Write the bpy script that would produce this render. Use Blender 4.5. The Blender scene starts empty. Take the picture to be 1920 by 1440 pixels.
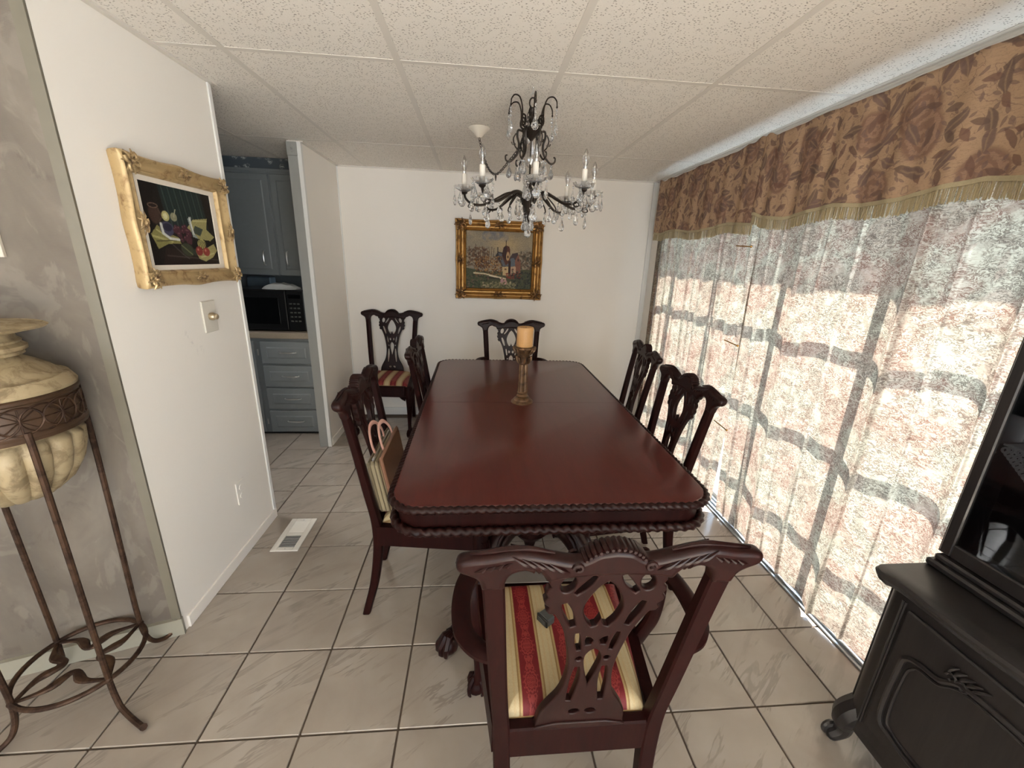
import bpy, bmesh, math, random
import numpy as np
from mathutils import Vector, Matrix
random.seed(7)
PI = math.pi
scene = bpy.context.scene
COL = scene.collection

# ------------------------------------------------------------------ camera
CAM = Vector((1.16807, -1.26832, 1.47043))
yaw, pitch, roll = 0.0910192, -0.2948652, 0.0349340
cy, sy, cp, sp = math.cos(yaw), math.sin(yaw), math.cos(pitch), math.sin(pitch)
fw = Vector((sy * cp, cy * cp, sp)); rt = Vector((cy, -sy, 0.0)); up = rt.cross(fw)
r2 = rt * math.cos(roll) + up * math.sin(roll); u2 = up * math.cos(roll) - rt * math.sin(roll)
cd = bpy.data.cameras.new('camera'); cam = bpy.data.objects.new('camera', cd); COL.objects.link(cam)
M = Matrix.Identity(4)
for i in range(3):
    M[i][0], M[i][1], M[i][2], M[i][3] = r2[i], u2[i], -fw[i], CAM[i]
cam.matrix_world = M
cd.sensor_width = 36.0; cd.sensor_fit = 'HORIZONTAL'; cd.lens = 765.36 * 36.0 / 1920.0
cd.clip_start = 0.02; cd.clip_end = 200
scene.camera = cam

# ------------------------------------------------------------------ light and exposure
vs = scene.view_settings
vs.view_transform = 'Standard'; vs.look = 'None'; vs.gamma = 1.0; vs.use_curve_mapping = False
vs.exposure = 0.40
SUN_E = math.radians(50)
SKY = 4.8
SUN = 68.0
REAR = 14.0
SIDE = 17.0
world = bpy.data.worlds.new('world'); scene.world = world; world.use_nodes = True
wn = world.node_tree; wn.nodes.clear()
wo = wn.nodes.new('ShaderNodeOutputWorld'); wb = wn.nodes.new('ShaderNodeBackground')
wb.inputs['Color'].default_value = (0.70, 0.84, 1.0, 1); wb.inputs['Strength'].default_value = SKY
wn.links.new(wb.outputs[0], wo.inputs[0])
def lamp(name, kind, loc, direction, energy, color=(1, 1, 1), **kw):
    l = bpy.data.lights.new(name, kind); l.energy = energy; l.color = color
    for k, v in kw.items(): setattr(l, k, v)
    o = bpy.data.objects.new(name, l); COL.objects.link(o); o.location = loc
    o.rotation_euler = Vector(direction).to_track_quat('-Z', 'Y').to_euler()
    return o
lamp('sun', 'SUN', (8, 1, 9), (-math.cos(SUN_E), 0.06, -math.sin(SUN_E)), SUN, (1.0, 0.965, 0.90), angle=0.009)
# added fill lamps behind the camera: one at the end wall, one at the right
lamp('rear_fill_light', 'AREA', (0.2, -5.15, 1.25), (0, 1, 0.1), REAR, (1.0, 0.93, 0.84), shape='RECTANGLE', size=2.6, size_y=1.5)
lamp('side_fill_light', 'AREA', (2.72, -3.35, 1.05), (-1, 0.2, 0.3), SIDE, (1.0, 0.94, 0.86), shape='RECTANGLE', size=2.2, size_y=1.8)
lamp('kitchen_fill_light', 'AREA', (-1.75, 1.45, 1.35), (1.0, -0.20, -0.52), 9.5, (0.98, 0.97, 0.94), shape='RECTANGLE', size=1.1, size_y=0.8, spread=math.radians(75))  # added fill aimed at the floor by the opening; no window built
try:
    scene.cycles.max_bounces = 10; scene.cycles.diffuse_bounces = 5; scene.cycles.glossy_bounces = 4
    scene.cycles.transmission_bounces = 8; scene.cycles.transparent_max_bounces = 12
    scene.cycles.caustics_refractive = False; scene.cycles.caustics_reflective = False
    scene.cycles.sample_clamp_indirect = 6.0
    scene.cycles.use_denoising = True
except Exception:
    pass

# ------------------------------------------------------------------ helpers
def S(r, g, b):
    f = lambda c: (c / 255 / 12.92) if c / 255 <= 0.04045 else ((c / 255 + 0.055) / 1.055) ** 2.4
    return (f(r), f(g), f(b), 1.0)

class NT:
    def __init__(self, name):
        self.m = bpy.data.materials.new(name); self.m.use_nodes = True
        self.t = self.m.node_tree; self.t.nodes.clear()
        self.out = self.t.nodes.new('ShaderNodeOutputMaterial')
    def add(self, typ, inp=None, **props):
        n = self.t.nodes.new(typ)
        for k, v in props.items(): setattr(n, k, v)
        for k, v in (inp or {}).items():
            s = n.inputs[k]
            if isinstance(v, bpy.types.NodeSocket): self.t.links.new(v, s)
            else: s.default_value = v
        return n
    def math(self, op, a, b=None, c=None, clamp=False):
        d = {0: a}
        if b is not None: d[1] = b
        if c is not None: d[2] = c
        return self.add('ShaderNodeMath', d, operation=op, use_clamp=clamp).outputs[0]
    def vmath(self, op, a, b=None, scale=None):
        d = {0: a}
        if b is not None: d[1] = b
        n = self.add('ShaderNodeVectorMath', d, operation=op)
        if scale is not None: n.inputs['Scale'].default_value = scale
        return n.outputs['Value'] if op in ('LENGTH', 'DISTANCE', 'DOT_PRODUCT') else n.outputs[0]
    def mix(self, f, a, b, blend='MIX'):
        n = self.add('ShaderNodeMix', {0: f, 6: a, 7: b}, data_type='RGBA', blend_type=blend)
        return n.outputs[2]
    def ramp(self, f, stops, interp='LINEAR'):
        n = self.add('ShaderNodeValToRGB', {0: f}); cr = n.color_ramp; cr.interpolation = interp
        while len(cr.elements) < len(stops): cr.elements.new(0.5)
        for e, (p, c) in zip(cr.elements, stops):
            e.position = p; e.color = c if len(c) == 4 else (*c, 1)
        return n.outputs[0]
    def fade(self, f, a, b):       # smooth 0..1 between a and b
        return self.add('ShaderNodeMapRange', {0: f, 1: a, 2: b, 3: 0.0, 4: 1.0}, interpolation_type='SMOOTHSTEP').outputs[0]
    def noise(self, vec, scale, detail=3, rough=0.5, dist=0.0):
        return self.add('ShaderNodeTexNoise', {'Vector': vec, 'Scale': scale, 'Detail': detail, 'Roughness': rough, 'Distortion': dist})
    def coord(self, kind='Object'): return self.add('ShaderNodeTexCoord').outputs[kind]
    def mapping(self, v, loc=(0, 0, 0), rot=(0, 0, 0), scale=(1, 1, 1)):
        return self.add('ShaderNodeMapping', {'Vector': v, 'Location': loc, 'Rotation': rot, 'Scale': scale}).outputs[0]
    def bump(self, h, strength=0.2, dist=0.01):
        return self.add('ShaderNodeBump', {'Height': h, 'Strength': strength, 'Distance': dist}).outputs[0]
    def principled(self, color, rough=0.5, metal=0.0, coat=0.0, normal=None, spec=0.5, **kw):
        d = {'Base Color': color, 'Roughness': rough, 'Metallic': metal, 'Coat Weight': coat, 'Coat Roughness': 0.08, 'Specular IOR Level': spec}
        if normal is not None: d['Normal'] = normal
        d.update(kw)
        n = self.add('ShaderNodeBsdfPrincipled', d); self.t.links.new(n.outputs[0], self.out.inputs[0]); return n
    def surface(self, sh): self.t.links.new(sh, self.out.inputs[0])

def pm(name, col, rough=0.5, metal=0.0, coat=0.0, var=0.12, scale=12.0, bump=0.0, bscale=None, spec=0.5):
    """plain painted / metal / plastic surface with a little procedural tone variation"""
    t = NT(name); v = t.coord()
    n = t.noise(v, scale, 3)
    dark = tuple(c * (1 - var) for c in col[:3]) + (1,); lite = tuple(min(1, c * (1 + var)) for c in col[:3]) + (1,)
    c = t.mix(n.outputs[0], dark, lite)
    nm = None
    if bump: nm = t.bump(t.noise(v, bscale or scale * 4, 2).outputs[0], bump, 0.004)
    t.principled(c, rough, metal, coat, nm, spec)
    return t.m

# ---- mesh building
class MB:
    def __init__(self): self.v = []; self.f = []; self.mi = []; self.cur = 0
    def add(self, vs, fs):
        o = len(self.v); self.v += [tuple(p) for p in vs]
        for f in fs: self.f.append(tuple(i + o for i in f)); self.mi.append(self.cur)
        return self
    def merge(self, other, mtx=None):
        vs = other.v if mtx is None else [tuple(mtx @ Vector(p)) for p in other.v]
        return self.add(vs, other.f)
    def box(self, lo, hi, ch=0.0):
        """box from lo to hi, edges chamfered by ch"""
        bm = bmesh.new(); bmesh.ops.create_cube(bm, size=1)
        for v in bm.verts: v.co = Vector([lo[i] + (v.co[i] + 0.5) * (hi[i] - lo[i]) for i in range(3)])
        if ch > 0: bmesh.ops.bevel(bm, geom=bm.edges[:], offset=ch, segments=1, affect='EDGES', profile=0.5)
        bm.verts.index_update()
        self.add([v.co[:] for v in bm.verts], [[v.index for v in f.verts] for f in bm.faces]); bm.free(); return self
    def cbox(self, c, size, rot=None, ch=0.0):
        m = MB().box([-s / 2 for s in size], [s / 2 for s in size], ch)
        mt = Matrix.Translation(Vector(c)) @ (rot.to_4x4() if rot is not None else Matrix.Identity(4))
        return self.merge(m, mt)
    def rings(self, rs, closed_ring=True, caps=True, loop=False):
        n = len(rs[0]); o = len(self.v); fs = []
        for r in rs: self.v += [tuple(p) for p in r]
        R = len(rs)
        for i in range(R if loop else R - 1):
            a = o + i * n; b = o + ((i + 1) % R) * n
            for k in range(n if closed_ring else n - 1):
                k2 = (k + 1) % n; fs.append((a + k, a + k2, b + k2, b + k))
        if caps and not loop and closed_ring:
            fs.append(tuple(o + k for k in range(n))[::-1]); fs.append(tuple(o + (R - 1) * n + k for k in range(n)))
        for f in fs: self.f.append(f); self.mi.append(self.cur)
        return self
    def lathe(self, prof, n=24, c=(0, 0, 0), mod=None):
        rs = []
        for r, z in prof:
            ring = []
            for k in range(n):
                a = 2 * PI * k / n; q = r * (mod(a, z) if mod else 1)
                ring.append((c[0] + q * math.cos(a), c[1] + q * math.sin(a), c[2] + z))
            rs.append(ring)
        return self.rings(rs)
    def tube(self, pts, rad, n=8, loop=False, flat=None):
        pts = [Vector(p) for p in pts]; N = len(pts)
        R = [rad(i / (N - 1)) if callable(rad) else (rad[i] if isinstance(rad, (list, tuple)) else rad) for i in range(N)]
        T = []
        for i in range(N):
            a = pts[(i - 1) % N] if (loop or i > 0) else pts[i]; b = pts[(i + 1) % N] if (loop or i < N - 1) else pts[i]
            t = b - a; T.append(t.normalized() if t.length > 1e-9 else Vector((0, 0, 1)))
        ref = Vector((0, 0, 1)) if abs(T[0].z) < 0.9 else Vector((1, 0, 0))
        nrm = (ref - T[0] * ref.dot(T[0])).normalized(); rs = []
        for i in range(N):
            nrm = (nrm - T[i] * nrm.dot(T[i])).normalized(); bn = T[i].cross(nrm)
            fx, fy = flat if flat else (1, 1)
            rs.append([pts[i] + nrm * (R[i] * fx * math.cos(2 * PI * k / n)) + bn * (R[i] * fy * math.sin(2 * PI * k / n)) for k in range(n)])
        return self.rings(rs, loop=loop)
    def blob(self, c, r, n=8, m=6):
        """ellipsoid with radii r"""
        prof = []
        rs = []
        for i in range(1, m):
            th = PI * i / m
            rs.append([(c[0] + r[0] * math.sin(th) * math.cos(2 * PI * k / n), c[1] + r[1] * math.sin(th) * math.sin(2 * PI * k / n), c[2] - r[2] * math.cos(th)) for k in range(n)])
        return self.rings(rs)
    def prism(self, poly, z0, z1):
        n = len(poly)
        return self.rings([[(x, y, z0) for x, y in poly], [(x, y, z1) for x, y in poly]])
    def mesh(self, name, mats, smooth=True, angle=35):
        me = bpy.data.meshes.new(name); me.from_pydata(self.v, [], self.f)
        for m in (mats if isinstance(mats, (list, tuple)) else [mats]): me.materials.append(m)
        if any(self.mi): me.polygons.foreach_set('material_index', self.mi)
        bm = bmesh.new(); bm.from_mesh(me); bmesh.ops.recalc_face_normals(bm, faces=bm.faces); bm.to_mesh(me); bm.free()
        if smooth:
            me.polygons.foreach_set('use_smooth', [True] * len(me.polygons)); me.set_sharp_from_angle(angle=math.radians(angle))
        me.update(); return me
    def build(self, name, mats, parent=None, smooth=True, angle=35):
        return link(name, self.mesh(name, mats, smooth, angle), parent)

def link(name, me, parent=None, loc=None, rot=None):
    o = bpy.data.objects.new(name, me); COL.objects.link(o)
    if parent is not None: o.parent = parent
    if loc is not None: o.location = loc
    if rot is not None: o.rotation_euler = rot
    return o
def tag(o, label=None, cat=None, group=None, kind=None):
    if label: o['label'] = label
    if cat: o['category'] = cat
    if group: o['group'] = group
    if kind: o['kind'] = kind
    return o
def thing(name, label, cat, loc=(0, 0, 0), rz=0.0, group=None):
    o = bpy.data.objects.new(name, None); COL.objects.link(o); o.empty_display_size = 0.05
    o.location = loc; o.rotation_euler = (0, 0, rz)
    return tag(o, label, cat, group)
def copy_tree(o, parent=None):
    c = o.copy(); COL.objects.link(c)
    if parent is not None: c.parent = parent
    for ch in KIDS(o): copy_tree(ch, c)
    return c
def KIDS(o): return [x for x in bpy.data.objects if x.parent is o]
def struct(name, mb, mat, smooth=False, label=None):
    o = mb.build(name, mat, None, smooth); o['kind'] = 'structure'
    if label: o['label'] = label
    return o

def crom(pts, n=8, closed=False):
    """Catmull-Rom through points (any dimension)"""
    P = [np.array(p, float) for p in pts]; N = len(P); out = []
    rng_ = range(N if closed else N - 1)
    for i in rng_:
        p0 = P[(i - 1) % N] if (closed or i > 0) else 2 * P[0] - P[1]
        p1, p2 = P[i], P[(i + 1) % N]
        p3 = P[(i + 2) % N] if (closed or i < N - 2) else 2 * P[-1] - P[-2]
        for k in range(n):
            t = k / n
            out.append(tuple(0.5 * (2 * p1 + (p2 - p0) * t + (2 * p0 - 5 * p1 + 4 * p2 - p3) * t * t + (3 * p1 - p0 - 3 * p2 + p3) * t ** 3)))
    if not closed: out.append(tuple(P[-1]))
    return out
def interp(xs, ys):
    return lambda t: float(np.interp(t, xs, ys))

def shape2d(loops, ext, bev, name='shape', res=2):
    """filled 2-D outline with holes -> mesh in local XY, thickness along Z (bevelled)"""
    cu = bpy.data.curves.new(name, 'CURVE'); cu.dimensions = '2D'; cu.fill_mode = 'BOTH'
    cu.extrude = ext; cu.bevel_depth = bev; cu.bevel_resolution = res; cu.offset = -bev
    for lp in loops:
        s = cu.splines.new('POLY'); s.points.add(len(lp) - 1)
        for p, q in zip(s.points, lp): p.co = (q[0], q[1], 0, 1)
        s.use_cyclic_u = True
    o = bpy.data.objects.new(name, cu); COL.objects.link(o)
    dg = bpy.context.evaluated_depsgraph_get(); dg.update()
    me = bpy.data.meshes.new_from_object(o.evaluated_get(dg))
    bpy.data.objects.remove(o); bpy.data.curves.remove(cu)
    return me
def finish(me, mat, angle=40):
    me.materials.clear(); me.materials.append(mat)
    me.polygons.foreach_set('use_smooth', [True] * len(me.polygons)); me.set_sharp_from_angle(angle=math.radians(angle)); me.update(); return me
def mirror(pts): return [(-x, y) for x, y in pts[::-1]]
def both(half): return half + [(-x, y) for x, y in half[::-1] if abs(x) > 1e-6]
def ell(c, rx, ry, a=0.0, n=16):
    return [(c[0] + rx * math.cos(t) * math.cos(a) - ry * math.sin(t) * math.sin(a), c[1] + rx * math.cos(t) * math.sin(a) + ry * math.sin(t) * math.cos(a)) for t in [2 * PI * k / n for k in range(n)]]
def slit(pts, w, n=5):
    """closed outline of a rounded slot along a polyline"""
    P = [Vector((*p, 0)) for p in crom(pts, 4)]; L = []; Rr = []
    for i, p in enumerate(P):
        t = (P[min(i + 1, len(P) - 1)] - P[max(i - 1, 0)]).normalized(); nn = Vector((-t.y, t.x, 0))
        ww = w * (0.55 + 0.45 * math.sin(PI * i / (len(P) - 1)))
        L.append((p + nn * ww / 2)[:2]); Rr.append((p - nn * ww / 2)[:2])
    return [tuple(q) for q in L] + [tuple(q) for q in Rr[::-1]]

class Raster:
    """a small picture painted in code; becomes the colour attribute of a canvas mesh"""
    def __init__(self, W, H, col, seed=1):
        self.W, self.H = W, H; self.a = np.zeros((H, W, 3)); self.a[:] = np.array(col) / 255.0
        self.x, self.y = np.meshgrid((np.arange(W) + .5) / W, 1 - (np.arange(H) + .5) / H); self.rng = np.random.default_rng(seed)
    def smooth_noise(self, cell, amp=1.0):
        gw, gh = max(2, int(self.W / cell) + 2), max(2, int(self.H / cell) + 2)
        g = self.rng.random((gh, gw)); u = self.x * (gw - 1.001); v = self.y * (gh - 1.001)
        i, j = u.astype(int), v.astype(int); fu, fv = u - i, v - j
        return amp * ((g[j, i] * (1 - fu) + g[j, i + 1] * fu) * (1 - fv) + (g[j + 1, i] * (1 - fu) + g[j + 1, i + 1] * fu) * fv)
    def put(self, mask, col):
        m = np.clip(mask, 0, 1)[..., None]; self.a = self.a * (1 - m) + m * np.array(col) / 255.0
    def ell(self, cx, cy_, rx, ry, col, rot=0.0, soft=0.15, op=1.0):
        dx, dy = self.x - cx, self.y - cy_; c, s = math.cos(rot), math.sin(rot)
        d = np.sqrt(((dx * c + dy * s) / rx) ** 2 + ((-dx * s + dy * c) / ry) ** 2)
        self.put(op * np.clip((1 - d) / soft, 0, 1), col)
    def poly(self, pts, col, op=1.0):
        inside = np.zeros_like(self.x, bool); n = len(pts)
        for i in range(n):
            (x1, y1), (x2, y2) = pts[i], pts[(i + 1) % n]
            c = ((y1 > self.y) != (y2 > self.y)) & (self.x < (x2 - x1) * (self.y - y1) / (y2 - y1 + 1e-12) + x1)
            inside ^= c
        self.put(op * inside, col)
    def line(self, pts, w, col, op=1.0):
        for (x1, y1), (x2, y2) in zip(pts[:-1], pts[1:]):
            dx, dy = x2 - x1, y2 - y1; L = dx * dx + dy * dy + 1e-9
            t = np.clip(((self.x - x1) * dx + (self.y - y1) * dy) / L, 0, 1)
            d = np.hypot(self.x - x1 - t * dx, self.y - y1 - t * dy)
            self.put(op * np.clip((w - d) / (w * .5), 0, 1), col)
    def dabs(self, n, box, size, cols, op=0.8):
        for _ in range(n):
            cx = box[0] + self.rng.random() * (box[2] - box[0]); cy_ = box[1] + self.rng.random() * (box[3] - box[1])
            s = size * (.5 + self.rng.random()); c = cols[int(self.rng.random() * len(cols))]
            self.ell(cx, cy_, s, s * .6, c, self.rng.random() * 3, .4, op)
    def mesh(self, name, w, h, mat):
        """canvas in local XZ facing -Y, centred"""
        W, H = self.W, self.H
        xs = np.linspace(-w / 2, w / 2, W + 1); zs = np.linspace(h / 2, -h / 2, H + 1)
        X, Z = np.meshgrid(xs, zs); v = np.stack([X.ravel(), np.zeros(X.size), Z.ravel()], 1)
        i, j = np.meshgrid(np.arange(W), np.arange(H)); a = (j * (W + 1) + i).ravel()
        f = np.stack([a, a + W + 1, a + W + 2, a + 1], 1)
        me = bpy.data.meshes.new(name); me.from_pydata(v.tolist(), [], f.tolist())
        at = me.attributes.new('paint', 'FLOAT_COLOR', 'FACE')
        c = self.a.reshape(-1, 3); lin = np.where(c <= .04045, c / 12.92, ((c + .055) / 1.055) ** 2.4)
        at.data.foreach_set('color', np.concatenate([lin, np.ones((len(lin), 1))], 1).ravel().astype(np.float32))
        me.materials.append(mat); me.update(); return me
# ------------------------------------------------------------------ materials
def make_paint(name, col, var=0.03, bump=0.05):
    t = NT(name); v = t.coord()
    big = t.noise(v, 1.6, 4).outputs[0]; fine = t.noise(v, 160, 2).outputs[0]
    a = tuple(c * (1 - var) for c in col[:3]) + (1,); b = tuple(c * (1 + var) for c in col[:3]) + (1,)
    t.principled(t.mix(big, a, b), 0.75, 0, 0, t.bump(fine, bump, 0.002), 0.3); return t.m
M_WALL = make_paint('wall_paint', (0.84, 0.795, 0.735, 1))
def make_smudged():
    t = NT('smudged_wall_paint'); v = t.coord(); c = (0.84, 0.795, 0.735, 1)
    s = t.add('ShaderNodeSeparateXYZ', {0: v}); n = t.noise(v, 55, 3, 0.6, 0.6).outputs[0]; col = c
    for y, z, r in ((0.456, 1.135, 0.030), (0.512, 1.068, 0.034), (0.470, 1.10, 0.02)):
        dy = t.math('SUBTRACT', s.outputs[1], y); dz = t.math('SUBTRACT', s.outputs[2], z)
        d = t.math('SQRT', t.math('ADD', t.math('MULTIPLY', dy, dy), t.math('MULTIPLY', dz, dz)))
        m = t.math('MULTIPLY', t.math('SUBTRACT', 1.0, t.fade(d, r * .2, r)), t.fade(n, 0.45, 0.65))
        col = t.mix(t.math('MULTIPLY', m, 0.22), col, S(130, 128, 136))
    t.principled(col, 0.75, 0, 0, t.bump(t.noise(v, 160, 2).outputs[0], 0.05, 0.002), 0.3); return t.m
M_SMUDGE = make_smudged()
M_TRIM = make_paint('trim_paint', (0.76, 0.75, 0.72, 1), 0.02)
M_KWALL = make_paint('kitchen_wall_paint', S(120, 126, 130))
M_KCAB = pm('blue_grey_cabinet_paint', S(118, 123, 126), 0.5, var=0.06, scale=30)
M_BASE = pm('grey_baseboard_paint', S(150, 146, 132), 0.5, var=0.06, scale=20)
M_JAMB = pm('grey_jamb_paint', S(150, 150, 146), 0.5, var=0.05)
M_BEAD = pm('grey_green_bead', S(112, 106, 92), 0.5, var=0.1, scale=20)

def make_wallpaper():
    t = NT('mottled_wallpaper'); v = t.coord('Object')
    m = t.mapping(v, scale=(1.0, 1.0, 0.55))
    n1 = t.noise(m, 3.2, 5, 0.6, 0.8).outputs[0]; n2 = t.noise(m, 9.0, 4, 0.6, 1.2).outputs[0]
    c = t.ramp(n1, [(0.35, S(104, 96, 88)), (0.5, S(113, 105, 96)), (0.62, S(124, 116, 106))])
    patch = t.fade(n2, 0.52, 0.60)
    c = t.mix(t.math('MULTIPLY', patch, 0.4), c, S(134, 126, 116))
    dark = t.fade(t.noise(m, 6.0, 5, 0.6, 1.5).outputs[0], 0.58, 0.66)
    c = t.mix(t.math('MULTIPLY', dark, 0.4), c, S(90, 81, 73))
    w = t.add('ShaderNodeTexWave', {'Vector': v, 'Scale': 130.0, 'Distortion': 0.4}, wave_type='BANDS', bands_direction='Z').outputs[0]
    t.principled(c, 0.8, 0, 0, t.bump(w, 0.12, 0.001), 0.25); return t.m
M_PAPER = make_wallpaper()

def make_tile():
    t = NT('marbled_floor_tile'); v = t.coord('Object')
    r = t.add('ShaderNodeObjectInfo').outputs['Random']
    off = t.add('ShaderNodeCombineXYZ', {0: t.math('MULTIPLY', r, 37.0), 1: t.math('MULTIPLY', r, 91.0), 2: 0.0}).outputs[0]
    p = t.vmath('ADD', v, off)
    st = t.mapping(t.mapping(p, rot=(0, 0, math.radians(-38))), scale=(1.9, 12.0, 1.0))
    n = t.noise(st, 1.3, 4, 0.6, 0.7).outputs[0]
    cloud = t.noise(p, 5.0, 4, 0.5, 0.5).outputs[0]
    c = t.ramp(cloud, [(0.3, S(152, 140, 129)), (0.55, S(164, 153, 142)), (0.75, S(173, 163, 153))])
    thin = t.math('SUBTRACT', 1.0, t.fade(t.math('ABSOLUTE', t.math('SUBTRACT', n, 0.56)), 0.008, 0.045))
    vein = t.math('MAXIMUM', t.math('MULTIPLY', t.fade(n, 0.54, 0.74), 0.35), t.math('MULTIPLY', t.math('MULTIPLY', thin, t.fade(cloud, 0.42, 0.6)), 0.5))
    c = t.mix(vein, c, S(104, 94, 86))
    c = t.mix(0.25, c, t.mix(r, S(150, 139, 128), S(162, 151, 140)))
    t.principled(t.mix(0.06, c, (0, 0, 0, 1)), 0.24, 0, 0.75, None, 0.6, **{'Coat Roughness': 0.16}); return t.m
M_TILE = make_tile()
M_BOUNCE = pm('pale_bounce_floor', S(214, 206, 194), 0.95, var=0.05, scale=60)
M_GROUT = pm('grout', S(88, 74, 62), 0.9, var=0.15, scale=60)

def make_ceiling():
    t = NT('fissured_ceiling_tile'); v = t.coord('Object')
    r = t.add('ShaderNodeObjectInfo').outputs['Random']
    off = t.add('ShaderNodeCombineXYZ', {0: t.math('MULTIPLY', r, 13.0), 1: t.math('MULTIPLY', r, 7.0), 2: 0.0}).outputs[0]
    p = t.vmath('ADD', v, off)
    wob = t.noise(p, 60, 2).outputs[1]
    q = t.mapping(t.vmath('ADD', p, t.vmath('SCALE', wob, scale=0.012)), scale=(1.0, 1.5, 1.0))
    vo = t.add('ShaderNodeTexVoronoi', {'Vector': q, 'Scale': 75.0, 'Randomness': 1.0}, voronoi_dimensions='2D')
    gate = t.fade(t.noise(p, 30, 2).outputs[0], 0.42, 0.52)
    hole = t.math('MULTIPLY', t.math('SUBTRACT', 1.0, t.fade(vo.outputs[0], 0.13, 0.24)), gate)
    fine = t.noise(p, 260, 2).outputs[0]
    base = t.mix(fine, S(226, 220, 212), S(238, 233, 226))
    c = t.mix(t.math('MULTIPLY', hole, 0.72), base, S(112, 100, 90))
    t.principled(c, 0.9, 0, 0, t.bump(t.math('SUBTRACT', fine, hole), 0.25, 0.004), 0.2); return t.m
M_CEIL = make_ceiling()
M_GRID = pm('white_ceiling_grid', S(212, 206, 198), 0.5, var=0.03)

def make_wood(name, dark, lite, rough=0.3, coat=0.35, scale=1.0, axis=(14, 14, 1.5), spec=0.5):
    t = NT(name); v = t.coord('Object')
    m = t.mapping(v, scale=tuple(a * scale for a in axis))
    n = t.noise(m, 3.0, 5, 0.62, 0.9).outputs[0]; f = t.noise(m, 18.0, 3, 0.6, 0.2).outputs[0]
    g = t.math('ADD', t.math('MULTIPLY', n, 0.75), t.math('MULTIPLY', f, 0.25))
    c = t.ramp(g, [(0.32, dark), (0.68, lite)])
    t.principled(c, rough, 0, coat, t.bump(f, 0.03, 0.001), spec); return t.m
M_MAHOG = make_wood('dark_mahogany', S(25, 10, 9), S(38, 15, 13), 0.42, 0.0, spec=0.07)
M_TABLE = make_wood('polished_table_mahogany', S(70, 23, 19), S(81, 31, 26), 0.28, 0.06, 1.0, (9, 1.2, 9), spec=0.36)
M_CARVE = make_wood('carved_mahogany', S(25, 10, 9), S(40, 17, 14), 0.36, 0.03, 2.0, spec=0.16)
M_EBONY = make_wood('near_black_cabinet_wood', S(26, 23, 23), S(40, 36, 35), 0.4, 0.2)

def attr_mat(name, rough=0.7, spec=0.3, coat=0.0, weave=0.0):
    t = NT(name); a = t.add('ShaderNodeAttribute', attribute_name='paint').outputs[0]
    nm = None
    if weave:
        v = t.coord(); nm = t.bump(t.noise(v, weave, 2).outputs[0], 0.2, 0.002)
    t.principled(a, rough, 0, coat, nm, spec); return t.m
M_SEAT = attr_mat('striped_damask', 0.6, 0.35, 0, 500)
M_CANVAS = attr_mat('oil_paint', 0.55, 0.15, 0, 140)

def make_gold(name, base, dirt, lo=0.42, hi=0.62, rough=0.34, metal=0.85):
    t = NT(name); v = t.coord()
    n = t.noise(v, 22, 5, 0.65, 0.5).outputs[0]; k = t.fade(n, lo, hi)
    c = t.mix(k, base, dirt)
    ro = t.math('ADD', rough, t.math('MULTIPLY', k, 0.25))
    t.principled(c, ro, metal, 0, t.bump(t.noise(v, 90, 3).outputs[0], 0.25, 0.003)); return t.m
M_GOLD_PALE = make_gold('pale_antique_gold', S(184, 158, 114), S(130, 99, 64), 0.48, 0.74, 0.45, 0.3)
M_GOLD_ORN = make_gold('tarnished_relief', S(180, 154, 112), S(96, 72, 48), 0.44, 0.66, 0.38, 0.4)
M_GOLD = make_gold('antique_gold', S(154, 114, 60), S(88, 60, 32), 0.50, 0.74, 0.34, 0.6)
M_GOLD_DK = make_gold('dark_gold_carving', S(126, 88, 46), S(50, 32, 19), 0.44, 0.64, 0.36, 0.55)
M_LINER = pm('cream_linen_liner', S(224, 214, 200), 0.8, var=0.04, scale=60, bump=0.2)

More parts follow.
